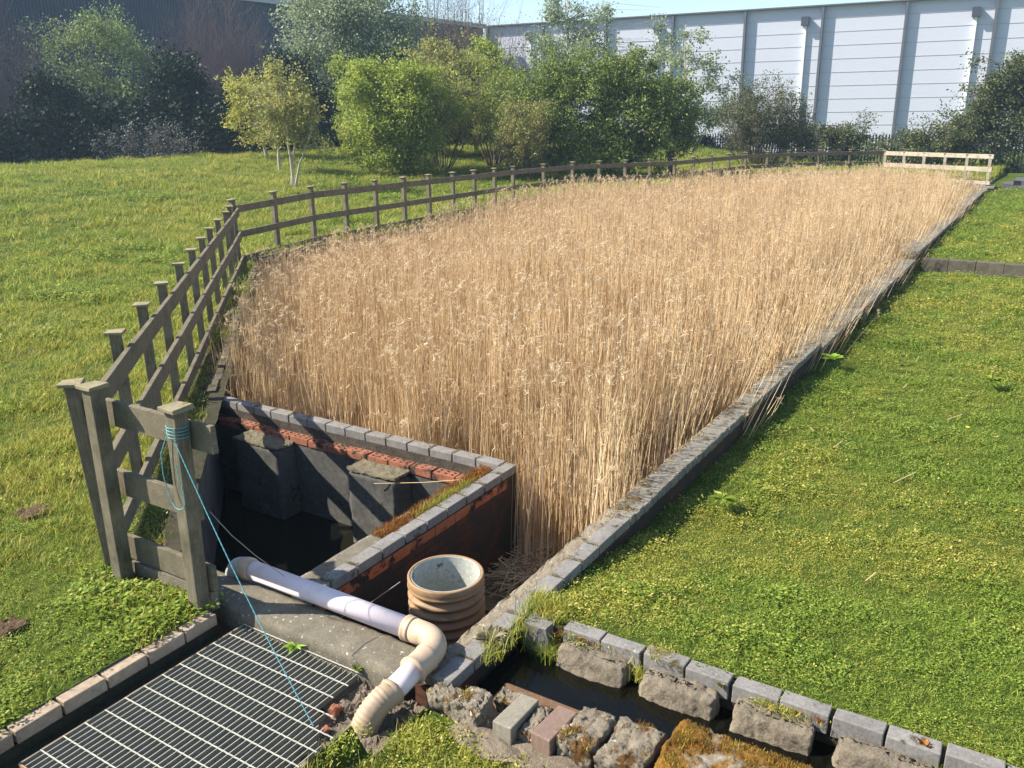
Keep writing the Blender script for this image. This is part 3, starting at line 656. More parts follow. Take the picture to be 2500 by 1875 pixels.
# bank strip inside the diagonal fence
b = B(); N = 90; A0 = Vector((2.62,4.05)); A1 = Vector((10.72,12.22))
rows = []
for i in range(N+1):
    p = A0.lerp(A1, i/N); r_ = []
    for j, dd in enumerate((-.05, .06, .16, .26, .40)):
        e = .012*noise.noise(Vector((p.x*4, dd*20, 1))) if j else .02*noise.noise(Vector((p.x*7, 3, 1)))
        r_.append((p.x - dd*.7071 + (e if j == 0 else 0), p.y + dd*.7071 - (e if j == 0 else 0), .012 + e))
    rows.append(r_)
vs = [v for r_ in rows for v in r_]; fs = [(i*5+j, (i+1)*5+j, (i+1)*5+j+1, i*5+j+1) for i in range(N) for j in range(4)]
b.add(vs, fs); tag(obj('bank_strip', b, m_soil, smooth=True), kind='structure')
# left and far walls of the bed
lw = thing('bed_wall', 'dark mossy wall holding the left and far banks of the reed bed', 'wall', (7,8.5,-.8))
b = B(); wl = [(5.16,6.66),(10.76,12.22),(20.75,12.72),(23.0,12.14),(26.1,10.18),(30.2,9.22),(32.05,8.35),(33.9,5.5),(31.9,2.15)]
wo = [(5.16,6.80)] + [(10.62,12.42),(20.8,12.93),(23.15,12.36),(26.25,10.40),(30.3,9.44),(32.3,8.5),(34.15,5.6),(32.1,1.95)]
for i in range(len(wl)-1): b.prism([wl[i], wl[i+1], wo[i+1], wo[i]], -.85, .004 if i == 0 else .06+.03*min(i,4))
obj('wall', b, m_rend, lw)
b = B()
for i in range(len(wl)-2):
    a, c = Vector(wl[i]), Vector(wl[i+1]); d = (c-a); n_ = max(1, int(d.length/.225)); d /= n_; nn = Vector((-d.y, d.x)).normalized()
    for k_ in range(n_):
        p, q_ = a+d*k_, a+d*(k_+.96); o_ = rnd.uniform(-.006,.012); zz = .03+rnd.uniform(-.012,.012) + (.0 if i == 0 else .06+.03*min(i,4))
        b.prism([tuple(p-nn*o_), tuple(q_-nn*o_), tuple(q_+nn*.1), tuple(p+nn*.1)], -.035, zz)
obj('coping', b, rocky('dark_weathered_brick', (.045,.038,.028), (.13,.11,.08), 9, moss=(.07,.06,.02), moss_at=.5), lw, bevel=.005)

# ---------------------------------------------------------------- right wall of the bed
rw = thing('bed_wall', 'long straight brick wall with worn coping on the right side of the reed bed', 'wall', (10,2.2,-.8))
b = B(); b.box((2.72,2.12,-.85),(17.1,2.30,-.068)); obj('wall', b, m_brickA, rw)
b = B(); b.box((17.12,2.13,-.85),(32.5,2.36,-.01)); obj('wall', b, m_rend, rw)
b = B(); s_ = 2.72
while s_ < 4.70:
    b.box((s_+.002, 2.100, -.065), (s_+.217, 2.2025, rnd.uniform(-.003,.003)), jit=.002); s_ += .2265
obj('coping', b, m_blue, rw, bevel=.005)
b = B()                                                          # bricks on edge, most of them chipped
while s_ < 9.9:
    hh = rnd.uniform(-.006,.006); b.box((s_+.004, 2.098+rnd.uniform(-.003,.003), -.065), (s_+.068, 2.24+rnd.uniform(-.02,.03), hh), jit=.004, rot=rnd.uniform(-.03,.03)); s_ += .0765
obj('rowlock_coping', b, m_slab, rw, bevel=.006)
q = lump((2.74,2.205,-.12),(9.9,2.30,-.018),200,4,3,.012,10,15,.2,.8); obj('inner_ledge', q, rocky('mossy_mortar', (.16,.13,.09), (.36,.30,.22), 16, spots=(.5,.45,.36), spot_at=.66, moss=(.12,.09,.02), moss_at=.55, bump=1, bd=.015), rw)
def slabs(s0, s1, w0, w1, z, ln):
    q = B(); s_ = s0
    while s_ < s1-.05:
        e = min(s_+ln, s1); q.box((s_+.004, w0, z-.06), (e-.004, w1, z+rnd.uniform(-.004,.004)), jit=.004); s_ = e
    obj('slab_coping', q, m_slab, rw, bevel=.008)
slabs(9.93, 17.0, 2.08, 2.40, -.055, .9); slabs(17.16, 24.6, 2.06, 2.40, .07, .9); slabs(24.64, 31.6, 2.06, 2.38, .12, .9); slabs(31.64, 32.6, 1.9, 2.45, .15, .9)
b = B(); b.box((17.14,2.12,-.3),(17.30,2.30,.008)); obj('end_block', b, m_slab, rw, bevel=.006)
# moss cushions on the rowlock
P = cloud(900, 4.7, 9.95, 2.13, 2.27, .002); P = P[nz(P[:,0], P[:,1], 9, 31) + .3*nz(P[:,0],P[:,1],2,3) > .05]
scat('coping_moss', P, np.ones(len(P)), [tuft(240+i, leafmat('brown_moss%d' % i, (.12,.07,.02), (.25,.16,.05), (.38,.26,.09), .2), 18, .022, .005, .016, .004) for i in range(2)], 'brown moss cushions on the brick on edge coping', 'moss', .3)
# moss in the joints of the copings
jt = []
for k_ in range(15): jt.append(cloud(16, 5.075, 5.165, 3.328+.2255*k_-.010, 3.328+.2255*k_+.012, .004))
for k_ in range(10): jt.append(cloud(14, 2.905+.2255*k_-.012, 2.905+.2255*k_+.014, 3.23, 3.318, .004))
for k_ in range(9): jt.append(cloud(14, 2.72+.2265*k_-.012, 2.72+.2265*k_+.012, 2.11, 2.20, .004))
P = np.concatenate(jt); P = P[nz(P[:,0], P[:,1], 3, 71) > -.12]
scat('joint_moss', P, np.ones(len(P)), [tuft(300+i, leafmat('dull_moss%d' % i, ((.10,.085,.03),(.20,.15,.08))[i], ((.22,.19,.07),(.36,.30,.18))[i], ((.34,.3,.12),(.48,.42,.28))[i], .2), 18, .014, .004, .012, .003) for i in range(2)], 'little cushions of dull moss in the joints of the blue brick copings', 'moss', .3)
# terrace kerb
b = B(); w0 = 2.0
while w0 > -14: 
    l = rnd.choice((.44,.44,.6)); b.box((17.12, w0-l+.006, -.40), (17.30, w0, -.045+rnd.uniform(-.006,.006)), jit=.004); w0 -= l
tag(obj('terrace_kerb', b, rocky('dark_kerb_block', (.05,.043,.032), (.14,.12,.09), 7, moss=(.10,.11,.03), moss_at=.58), org=(17.2,-2,-.3), bevel=.008), 'low dark block kerb edging the upper lawn beyond the middle of the wall', 'kerb')
# block steps
st = thing('block_steps', 'dark grey concrete block steps at the far right past the end of the wall', 'steps', (33.2,.8,0))
for i in range(4):
    b = B(); w0 = 1.75-.32*i; 
    while w0 > -4: b.box((32.3+.0+.30*i, w0-.44, .00+.15*i-.1), (34.4, w0-.006, .14+.15*i)); w0 -= .446
    obj('step', b, m_step, st, bevel=.006)
b = B(); b.tube([W(0,0)*0+Vector((36.2,-.15,0)), (36.2,-.15,1.45)], .035, 8)
tag(obj('metal_post', b, m_downp, org=(36.2,-.15,0)), 'pale thin metal post standing behind the block steps at the right edge', 'post')

# ---------------------------------------------------------------- stone channel on the right
cc = B(); joints = []
t0 = 1.87; 
while t0 > -6:
    for k_ in range(2): cc.box((3.415, t0-.215, -.10), (3.50, t0-.003, rnd.uniform(-.006,.006)), jit=.003); t0 -= .219
    t0 -= .012
ch = obj('channel_coping', cc, m_blue, org=(3.46,0,-.1), bevel=.005); tag(ch, 'blue grey brick edging between the lawn and the stone channel', 'edging')
b = B(); b.box((3.43,-30,-.4),(3.475,2.1,-.02)); tag(obj('channel_bank', b, m_soil), kind='structure')
stl = ['rounded grey stone block at the head of the channel with grass on top', 'rough stone block with yellow moss on its shoulder, second from the channel head', 'rough stone block in the middle of the far channel side, dark corner at its foot', 'long stone block with small brown plant, fourth from the channel head', 'stone block cut by the bottom right corner, fifth from the channel head']
for i in range(9):
    t1 = 1.86 - i*.45
    q = lump((3.265,t1-.41+rnd.uniform(-.02,.03),-.27),(3.425,t1-rnd.uniform(0,.03),-.055),16,36,18,.016,8,50+i*3,.50)
    q.v = [(x + .06*max(0, (z+.25)/.22)*(1 if x < 3.34 else .2), y, z) for x, y, z in q.v]
    o = obj('stone_block', q, m_stone, org=(3.34,t1-.2,-.25), smooth=True)
    tag(o, stl[i] if i < 5 else 'rough stone block further along the channel', 'stone block', 'stone blocks lining the far side of the channel')
q = lump((3.36,1.93,-.2),(3.50,2.08,.0),6,6,6,.01,9,70,.3); tag(obj('brick_end', q, m_blue, org=(3.4,2,-.2)), 'short blue brick overgrown with moss where the wall meets the channel', 'brick')
b = B(); b.box((2.60,-6,-.34),(3.04,1.98,-.135), jit=.0); tag(obj('channel_shelf', b, rocky('orange_edge_brick', (.10,.06,.035), (.20,.11,.06), 8), org=(2.8,1,-.34), bevel=.01), 'submerged brown brick shelf along the near side of the channel', 'shelf')
near = [ # s, w, half s, half w, top z, kind, label
 (2.70,2.08,.075,.075,.00,'r','low mossy rubble stone touching the white pipe section'),
 (2.70,1.93,.10,.075,.025,'r','pale lumpy stone with dark moss, left of the grey brick'),
 (2.86,1.84,.05,.05,-.01,'r','small knobbly stone behind the grey brick'),
 (2.74,1.725,.13,.05,.0,'g','plain olive grey brick set on edge across the channel side'),
 (2.77,1.635,.13,.042,.0,'r','narrow rubble stone wedged between the grey and the purple brick'),
 (2.76,1.54,.13,.05,.0,'p','smooth purple brown brick set across the channel side'),
 (2.80,1.41,.16,.085,.03,'r','stone with rust moss next to the purple brick'),
 (2.80,1.20,.17,.10,.03,'r','pointed stone with brown moss left of the big mossy slab'),
 (2.86,.74,.20,.34,.04,'m','big slab covered in golden brown moss at the bottom edge'),
 (2.83,.10,.20,.24,.03,'r','rough stone just past the big mossy slab'),
]
m_purp = rocky('purple_brick', (.16,.105,.08), (.24,.165,.13), 6, spots=(.5,.45,.42), spot_scale=60, spot_at=.76, rough=.6, bump=.2, bd=.003)
m_olive = rocky('olive_brick', (.17,.15,.115), (.26,.235,.185), 6, spots=(.5,.48,.42), spot_scale=60, spot_at=.74, rough=.65, bump=.25, bd=.003)
P = np.concatenate([cloud(420, 3.385, 3.43, -3, 1.9, -.03), cloud(60, 3.42, 3.49, 1.28, 1.38, .0)]); P = P[nz(P[:,0], P[:,1], 5, 61) > .12]
scat('channel_moss', P, np.ones(len(P)), mt[:2] + gt2[:3], 'moss and small grass in the joint above the channel stones', 'moss', .3)
for i, (s, w_, hs_, hw, z, kd, lab) in enumerate(near):
    if kd in 'gp':
        b = B(); b.box((s-hs_, w_-hw, -.26), (s+hs_-.03, w_+hw, z+.01), jit=.004, rot=-.05)
        o = obj('brick', b, m_purp if kd == 'p' else m_olive, org=(s,w_,-.2), bevel=.006); tag(o, lab, 'brick', 'stones and bricks edging the near side of the channel')
    else:
        q = lump((s-hs_+.01,w_-hw,-.26),(s+hs_-.03,w_+hw,z-.01),30,max(20,int(hw*200)),24,.024,9,90+i*7,.40)
        o = obj('edging_stone', q, m_mossrock if kd == 'm' else m_rock, org=(s,w_,-.2), smooth=True); tag(o, lab, 'stone', 'stones and bricks edging the near side of the channel')
P = []
for (s, w_, hs_, hw, z, kd, lab) in near:
    if kd in 'rm':
        n_ = int(hs_*hw*(26000 if kd == 'm' else 9000)); q_ = cloud(n_, s-hs_+.02, s+hs_-.05, w_-hw*.9, w_+hw*.9, z-.008); k_ = nz(q_[:,0], q_[:,1], 14, 44) + .5*nz(q_[:,0], q_[:,1], 5, 45)
        P.append(q_[k_ > (-.12 if kd == 'm' else .10)])
P = np.concatenate(P)
scat('stone_moss', P, np.ones(len(P)), [tuft(260+i, leafmat('golden_moss%d' % i, ((.16,.07,.01),(.10,.05,.015),(.22,.15,.02))[i], ((.34,.17,.025),(.20,.10,.03),(.42,.32,.05))[i], ((.45,.28,.06),(.3,.18,.06),(.55,.45,.1))[i], .2), 20, .018, .006, .018, .003, (.1,.7)) for i in range(3)], 'golden brown moss cushions on the near channel stones', 'moss', .3)
b = lump((2.50,-6,-.3),(2.66,2.1,-.065),8,160,4,.022,9,77,.3); tag(obj('stone_footing', b, m_rubble, org=(2.6,0,-.3)), 'rough mortar footing under the near channel stones beside the grass', 'footing')

# ---------------------------------------------------------------- drain pipe
dp = thing('drain_pipe', 'faded pinkish plastic drain pipe with tan fittings lying along the concrete beam', 'pipe', (2.93,3.0,.05))
R = .055
b = B(); b.tube([(2.93,3.66,.055),(2.93,2.47,.055)], R, 40); obj('pipe', b, m_pipe, dp, smooth=True)
b = B(); b.tube([(2.93,3.64,.055),(2.93,3.66,.055),(2.93,3.69,.055),(2.935,3.71,.054)], [.060,.064,.064,.060], 32)
obj('collar', b, m_tan, dp, smooth=True)
b = B(); pts = []
for i in range(9):
    a = i/8*pi/2; pts.append((2.93, 3.71+.10*sin(a), .054-.10*(1-cos(a))))
pts.append((2.93,3.81,-.35)); b.tube(pts, .057, 28); obj('end_bend', b, m_liner, dp, smooth=True)
def arc(p0, c, v0, v1, n_=14):
    p = []
    for i in range(n_+1):
        a = i/n_*pi/2; p.append(Vector(c) + Vector(v0)*cos(a) + Vector(v1)*sin(a))
    return p
b = B(); b.tube([(2.93,2.515,.055),(2.93,2.51,.055),(2.93,2.50,.055),(2.93,2.49,.055),(2.93,2.48,.055),(2.93,2.465,.055)], [.058,.067,.067,.062,.066,.066], 36); obj('collar', b, m_tan, dp, smooth=True)
E1 = [(2.93,2.47,.055)] + [tuple(p) for p in arc(0, (2.80,2.40,.055), (.13,0,0), (0,-.13,0))] + [(2.765,2.27,.052)]
b = B(); b.tube(E1, .062, 36); obj('elbow', b, m_tan, dp, smooth=True)
b = B(); b.tube([(2.795,2.27,.053),(2.785,2.27,.053),(2.775,2.27,.052),(2.72,2.272,.047),(2.695,2.273,.044),(2.685,2.273,.043),(2.675,2.273,.042)], [.062,.070,.066,.065,.066,.073,.073], 36); obj('coupling', b, m_tan, dp, smooth=True)
b = B(); b.tube([(2.70,2.273,.044),(2.54,2.29,.005)], R, 36); obj('pipe', b, m_pipe, dp, smooth=True)
b = B(); pts = [Vector((2.56,2.287,.010)), Vector((2.545,2.289,.006)), Vector((2.535,2.290,.004))]; rr = [.060,.068,.064]; N = 49
d_in = Vector((-.16,.03,-.035)).normalized(); 
for i in range(N):
    t = i/(N-1); a = t*1.5
    p = Vector((2.53,2.29,.002)) + Vector((-.13*sin(a), .055*t, -.01*t-.13*(1-cos(a))))
    pts.append(p); rr.append(.0605 + (.0045 if (i % 4 == 0 and i > 6) else 0))
pts.append(pts[-1] + Vector((-.02,.02,-.18))); rr.append(.062)
b.tube(pts, rr, 36); obj('ribbed_bend', b, m_ribs, dp, smooth=True)

# ---------------------------------------------------------------- corrugated chamber
bc = thing('corrugated_pipe', 'short upright ochre corrugated plastic chamber with grey inside', 'chamber', (3.56,2.73,-.6))
prof = []
for i in range(60):
    z = -.56 + i*.5/59; prof.append((.2165 + .011*sin(i/59*2*pi*8.3), z))
prof += [(.222,-.055),(.2245,-.045),(.2245,-.012),(.220,-.006),(.206,-.008),(.2055,-.022)]
b = B(); b.lathe((3.56,2.73,0), prof, 64); obj('shell', b, m_barrel, bc, smooth=True)
b = B(); b.lathe((3.56,2.73,0), [(.199,-.56),(.199,-.013),(.2005,-.008),(.2045,-.010),(.2045,-.025)], 64); obj('liner', b, m_liner, bc, smooth=True)
b = B(); b.tube([(3.35,2.9,-.01),(3.2,3.0,-.10),(3.05,3.13,-.17),(2.95,3.2,-.18)], .002, 4); tag(obj('thin_wire', b, m_twine, org=(3.2,3,-.1)), 'thin grey wire trailing from the corrugated chamber rim into the pit', 'wire')
b = B(); b.tube([(4.72,4.30,-.24),(4.85,3.9,-.19),(4.93,3.60,-.13),(4.9,3.44,-.06)], .003, 4); tag(obj('thin_stalk', b, m_reed, org=(4.8,3.8,-.2)), 'pale dry stalk spanning from the second tank pillar to the ledge', 'stalk')

# ---------------------------------------------------------------- rope
rp_ = thing('blue_rope', 'thin blue rope wound round the fence post and running down to the grating', 'rope', (2.56,3.66,1.0))
def rope(pts, r_, tw=60):
    b = B(); P_ = []
    for i in range(len(pts)-1):
        a, c = Vector(pts[i]), Vector(pts[i+1]); n_ = max(2, int((c-a).length/.010))
        for j in range(n_): P_.append(a.lerp(c, j/n_))
    P_.append(Vector(pts[-1]))
    for ph in (0, pi):
        b.tube([p + Vector((cos(i*1.1+ph), sin(i*1.1+ph), 0))*r_*.55 for i, p in enumerate(P_)], r_*.75, 5)
    return b
wr = []
for i in range(120):
    a = i/119*2*pi*4.2; wr.append((2.56+.052*cos(a)*1.05, 3.634+.052*sin(a)*1.05, 1.075-.075*i/119))
b = B(); b.tube(wr, .0028, 6); obj('coil', b, m_rope, rp_)
top = Vector((2.508,3.60,1.00)); end = Vector((2.26,2.52,GZ_+.005))
pts = [top.lerp(end, i/16) - Vector((0,0,.055*sin(pi*i/16))) for i in range(17)]
obj('line', rope(pts, .0027), m_rope, rp_)
lp = []
for i in range(41):
    t = i/40; a = t*2*pi; lp.append((2.49, 3.645-.02*sin(a)*3*t**.6 - .03*t*0, 1.02-.42*(1-cos(a))/2))
lp = [(2.505,3.655,1.02),(2.49,3.70,.92),(2.49,3.705,.8),(2.49,3.69,.72),(2.485,3.66,.665),(2.48,3.63,.64),(2.48,3.60,.635),(2.48,3.565,.65),(2.48,3.545,.68),(2.48,3.545,.74),(2.485,3.57,.80),(2.49,3.59,.88)]
obj('loop', rope(lp, .0026), m_rope, rp_)
b = B(); b.tube([(2.66,3.60,.55),(2.70,3.5,.42),(2.78,3.42,.28),(2.86,3.3,.15)], .0022, 5); tag(obj('thin_wire', b, m_twine, org=(2.7,3.5,.3)), 'thin grey wire slanting from the roped post down to the pinkish pipe', 'wire')

# ---------------------------------------------------------------- small plants and straws
def weed(name, s, w_, z, n_, size, label, cat, mat, up=.6):
    r = random.Random(hash((s, n_)) % 999); b = B()
    for i in range(n_):
        a = r.uniform(0, 2*pi); l = size*r.uniform(.6,1.1); wd = l*.22; p0 = Vector((s,w_,z)); d = Vector((cos(a), sin(a), up*r.uniform(.3,1.4))).normalized(); sd = Vector((-sin(a), cos(a), 0))
        p1 = p0+d*l*.5; p2 = p0+d*l+Vector((0,0,-l*.25)); b.add([p0, p1+sd*wd, p2, p1-sd*wd], [(0,1,2,3)])
    return tag(obj(name, b, mat, org=(s,w_,z)), label, cat)
m_lime = leafmat('lime_leaves', (.25,.42,.04), (.36,.55,.07), (.45,.6,.12), .5)
weed('leafy_weed', 2.655, 3.03, -.08, 16, .075, 'bright lime weed sprouting through the back edge of the grating', 'weed', m_lime)
weed('leafy_weed', 9.75, 1.93, -.12, 26, .16, 'light green dock leaves growing against the wall by the coping step', 'weed', m_lime, .8)
weed('leafy_weed', 2.66, 2.62, -.08, 14, .05, 'small green weed at the corner of the grating near the mortar rubble', 'weed', m_weed, 1.5)
weed('leafy_weed', 5.55, 1.75, -.10, 24, .12, 'low weed with whitish leaves in the shade of the wall', 'weed', m_weed, .4)
weed('leafy_weed', 9.8, .35, -.12, 26, .14, 'flat dark green weed rosette out on the lawn', 'weed', m_weed, .4)
weed('leafy_weed', 4.35, -.72, -.06, 5, .13, 'single upright pale leaf in the lawn near the bottom right corner', 'weed', m_lime, 2.5)
weed('leafy_weed', 3.42, 1.02, -.03, 60, .04, 'yellow and green moss tuft on the shoulder of the second channel stone', 'moss', m_lf_copper, 1.2)
weed('leafy_weed', 3.44, .15, -.01, 14, .05, 'small brown plant on the fourth channel stone', 'plant', m_mossb, 1.5)
weed('leafy_weed', 3.15, 2.13, .0, 90, .10, 'dry brown stalky plant on the end of the right wall', 'plant', m_bud, .5)
weed('leafy_weed', 3.50, 2.02, .0, 60, .07, 'orange moss clump on the brick end by the channel head', 'moss', leafmat('rusty_plant', (.3,.14,.03), (.45,.26,.06), (.5,.33,.1), .3), .6)
for i, (s, w_, a, l, lab) in enumerate(((6.85,.72,.4,.30,'long dry straw lying on the lawn, the biggest of the loose stalks'), (7.3,1.32,.2,.17,'short dry straw near the shaded edge of the lawn'), (7.6,1.62,2.6,.18,'dry straw at the edge of the wall shadow'), (8.6,.55,.5,.22,'pale broken reed stem with a white end on the lawn'), (5.1,.65,.3,.12,'tiny dry straw close to the channel side of the lawn'), (9.4,1.1,.1,.14,'short straw lying beyond the dock leaves'), (10.6,1.15,.0,.20,'far dry straw on the lawn beside the slab coping'))):
    z = float(height(s, w_)) + .035; b = B(); b.beam((s-cos(a)*l/2, w_+sin(a)*l/2, z), (s+cos(a)*l/2, w_-sin(a)*l/2, z+.01), .006, .004)
    tag(obj('dry_straw', b, m_plume, org=(s,w_,z)), lab, 'straw', 'loose straws on the lawn')
b = B(); c0 = (8.3,.42,float(height(8.3,.42))+.045)
for i in range(18):
    a = i*2*pi/18; b.add([c0, (c0[0]+.018*cos(a-.15), c0[1]+.018*sin(a-.15), c0[2]+.004), (c0[0]+.018*cos(a+.15), c0[1]+.018*sin(a+.15), c0[2]+.004)], [(0,1,2)])
tag(obj('dandelion', b, NT('yellow_petals').fin((.8,.6,.02)), org=c0), 'single yellow dandelion flower in the lawn', 'flower')
mole = ((1.9,4.35,.08,'dark earth mound left of the buff kerb'),(2.35,4.05,.07,'small brown earth mound beside the fence post foot'),(2.75,5.6,.10,'bare brown scrape of earth near the first diagonal fence posts'),(1.55,4.6,.07,'shaded little mound of soil near the left edge'))
for i, (s, w_, r_, lab) in enumerate(mole):
    z = float(height(s, w_)); q = lump((s-r_,w_-r_,z-.05),(s+r_,w_+r_,z+.025),8,8,5,.02,12,i*5,.8); tag(obj('soil_mound', q, rocky('loose_soil%d' % i, (.07,.04,.02), (.17,.10,.06), 20, bump=1, bd=.02), org=(s,w_,z)), lab, 'soil mound')

# ---------------------------------------------------------------- trees and shrubs
def vnorm(v): return v/np.maximum(1e-9, np.linalg.norm(v, axis=-1, keepdims=True))
def leaves(r, C, dirs, n_each, spread, size, elong=1.6):
    """leaf quads scattered about clump centres C"""
    N = len(C)*n_each; c = np.repeat(C, n_each, 0) + r.normal(0, 1, (N, 3))*np.repeat(spread, n_each)[:, None]*[1,1,.8]
    d = vnorm(r.normal(0, 1, (N, 3)) + np.repeat(dirs, n_each, 0)*.6 - [0,0,.25]); sd = vnorm(np.cross(d, r.normal(0, 1, (N, 3))))
    l = size*r.uniform(.6, 1.3, (N, 1)); a = c - sd*l*.0; h = d*l*elong/2; w2 = sd*l/2
    V = np.stack([c-h, c+w2*.9-h*.1, c+h, c-w2*.9-h*.1], 1).reshape(-1, 3); F = np.arange(N*4).reshape(N, 4); return V, F
def plant(name, label, cat, x, y, z, env, nclump, nleaf, lsize, mleaf, mbark=None, trunks=1, trunk_h=.35, trunk_r=.05, spread=.12, seed=1, twigs=2, twig_mat=None, shell=.55, group=None, lean=(0,0), upward=0, twr=.006, k_env=1):
    """env: ellipsoids (dx, dy, dz, rx, ry, rz) relative to the base, in world axes"""
    r = np.random.RandomState(seed); s0, w0 = L(x, y); root = thing(name, label, cat, (s0, w0, z), group)
    rr = random.Random(seed)
    E_ = np.array(env, float)*k_env; vol = E_[:,3]*E_[:,4]*E_[:,5]
    nl_ = max(10, int(nclump/14)); lp_ = r.choice(len(E_), nl_, p=vol/vol.sum())           # limbs carry separate lobes of leaves
    u = vnorm(r.normal(0, 1, (nl_, 3)))*(r.uniform(.12, 1.12, (nl_, 1))**.55); lc = E_[lp_, :3] + u*E_[lp_, 3:6]
    lr = E_[lp_, 3:6].min(1, keepdims=True)*r.uniform(.16, .42, (nl_, 1))
    pick = r.choice(nl_, nclump); q_ = r.normal(0, .55, (nclump, 3)); C = lc[pick] + q_*lr[pick]*[1,1,.9]
    m_ = r.rand(nclump) < .16                                                                # shoots standing out of the crown
    C[m_] += vnorm(u[pick][m_]*[1,1,.5] + [0,0,.8])*r.uniform(0, .55, (m_.sum(), 1))*lr[pick][m_]*2.6
    C = C[C[:,2] > .12]; pick = lp_[pick[:1]]
    ctr = np.average(E_[:, :3], axis=0, weights=vol)
    def loc(p): a = L(x+p[0], y+p[1]); return (a[0], a[1], z+p[2])
    tb = B(); tops = []; cz = np.average(E_[:,2], weights=vol); ez = E_[:,2].max()+E_[:,5].max()*.55
    limbs = []
    for k_ in range(trunks):
        a = rr.uniform(0, 2*pi); sp = (0 if trunks == 1 else .10+.05*trunks*.3); bx, by = cos(a)*sp*.4, sin(a)*sp*.4
        tgt = E_[rr.randrange(len(E_))]; tx, ty = tgt[0]+rr.uniform(-.4,.4)*tgt[3], tgt[1]+rr.uniform(-.4,.4)*tgt[4]; tz = tgt[2]+tgt[5]*.5
        pts = []; n_ = 9
        for i in range(n_):
            t = i/(n_-1); pts.append((bx + (tx-bx)*t**1.5 + rr.uniform(-.04,.04)*t, by + (ty-by)*t**1.5 + rr.uniform(-.04,.04)*t, -.1 + (tz+.1)*t))
        limbs.append(pts); tb.tube([loc(p) for p in pts], [trunk_r*(1.25 if i == 0 else 1)*(1-i/(n_-1)*.85)+.002 for i in range(n_)], 7)
    nodes = np.array([p for l in limbs for p in l if p[2] > trunk_h*cz]) if any(p[2] > trunk_h*cz for l in limbs for p in l) else np.array([l[-1] for l in limbs])
    sel = C[r.choice(len(C), min(len(C), twigs), replace=False)] if twigs else []
    for c in sel:
        lower = nodes[nodes[:,2] < c[2]+.02]; base = lower if len(lower) else nodes
        j = np.argmin(np.linalg.norm(base - c, axis=1) + rr.uniform(0,.2)); p0 = base[j]; L_ = np.linalg.norm(c-p0); mid = (p0+c)/2 + [0,0,.10*L_] + r.normal(0,.04*L_,3)
        c2 = c + (np.array([0,0,upward*rr.uniform(.4,1)]) if upward else 0)
        tb.tube([loc(p0), loc(mid), loc(c2)], [max(twr*1.3, trunk_r*.28), max(twr, trunk_r*.16), twr*.6], 4, False)
    obj('trunk', tb, mbark or m_bark, root, smooth=True)
    if nleaf:
        V, F = leaves(r, C, vnorm(C-ctr), nleaf, np.full(len(C), spread)*r.uniform(.6,1.3,len(C)), lsize)
        ss = (V[:,0]+x)*CA + (V[:,1]+y)*SA; ww = -(V[:,0]+x)*SA + (V[:,1]+y)*CA
        npobj('crown', np.stack([ss, ww, V[:,2]+z], -1), F, mleaf, root)
    return root
def gzw(x, y): s, w_ = L(x, y); return float(height(s, w_))
def bare(name, label, x, y, z, rx, ry, h, n_, mat, seed, cat='shrub', buds=None, nb=3, bsize=.035, r0=.02, fan=.9, fork=3, base_h=0, group=None, dome=.35):
    """many stems fanning up and forking into fine twigs"""
    r = random.Random(seed); s0, w0 = L(x, y); root = thing(name, label, cat, (s0, w0, z), group); V = []; F = []; C = []
    def st(p0, p1, ra, rb):
        p0, p1 = Vector(p0), Vector(p1); d = (p1-p0).normalized(); a = d.cross(Vector((.3,.5,.1))).normalized(); c = d.cross(a); n0 = len(V)
        for p, q in ((p0, ra), (p1, rb)):
            for k_ in range(3): V.append(p + (a*cos(2.094*k_)+c*sin(2.094*k_))*q)
        for k_ in range(3): F.append((n0+k_, n0+(k_+1)%3, n0+3+(k_+1)%3, n0+3+k_))
    for _ in range(n_):
        a = r.uniform(0, 2*pi); q = sqrt(r.random()); ex, ey = cos(a)*q*rx, sin(a)*q*ry; hh = h*(1-dome*q*q)*r.uniform(.75, 1.05)
        p = Vector((ex*.25, ey*.25, base_h)); tip = Vector((ex, ey, hh)); n1 = 5; prev = p
        for i in range(1, n1+1):
            t = i/n1; c = p.lerp(tip, t) + Vector((ex*.12*sin(t*pi), ey*.12*sin(t*pi), 0)) + Vector((r.gauss(0,.04), r.gauss(0,.04), 0))*h*.12
            st(prev, c, r0*(1-.8*(i-1)/n1), r0*(1-.8*t)+.003)
            if i >= 2:
                for _f in range(fork):
                    l = h*.16*r.uniform(.5,1.4); d = Vector((r.gauss(0,fan*.5), r.gauss(0,fan*.5), 1+r.gauss(0,.3))).normalized(); e = c + d*l
                    st(c, e, .006, .003); C.append(e)
                    for _g in range(2):
                        d2 = (d + Vector((r.gauss(0,.5), r.gauss(0,.5), r.gauss(.1,.3)))).normalized(); g_ = c.lerp(e, r.uniform(.3,.9)); e2 = g_ + d2*l*.6; st(g_, e2, .004, .002); C.append(e2)
            prev = c
    Va = np.array([tuple(v) for v in V]); ss = (Va[:,0]+x)*CA + (Va[:,1]+y)*SA; ww = -(Va[:,0]+x)*SA + (Va[:,1]+y)*CA
    npobj('branches', np.stack([ss, ww, Va[:,2]+z], -1), np.array(F), mat, root)
    if buds:
        rr = np.random.RandomState(seed); Cc = np.array([tuple(c) for c in C]); V2, F2 = leaves(rr, Cc, Cc*0+[0,0,1], nb, np.full(len(Cc), .07), bsize)
        ss = (V2[:,0]+x)*CA + (V2[:,1]+y)*SA; ww = -(V2[:,0]+x)*SA + (V2[:,1]+y)*CA
        npobj('foliage', np.stack([ss, ww, V2[:,2]+z], -1), F2, buds, root)
    return root
def gzw(x, y): s, w_ = L(x, y); return float(height(s, w_))
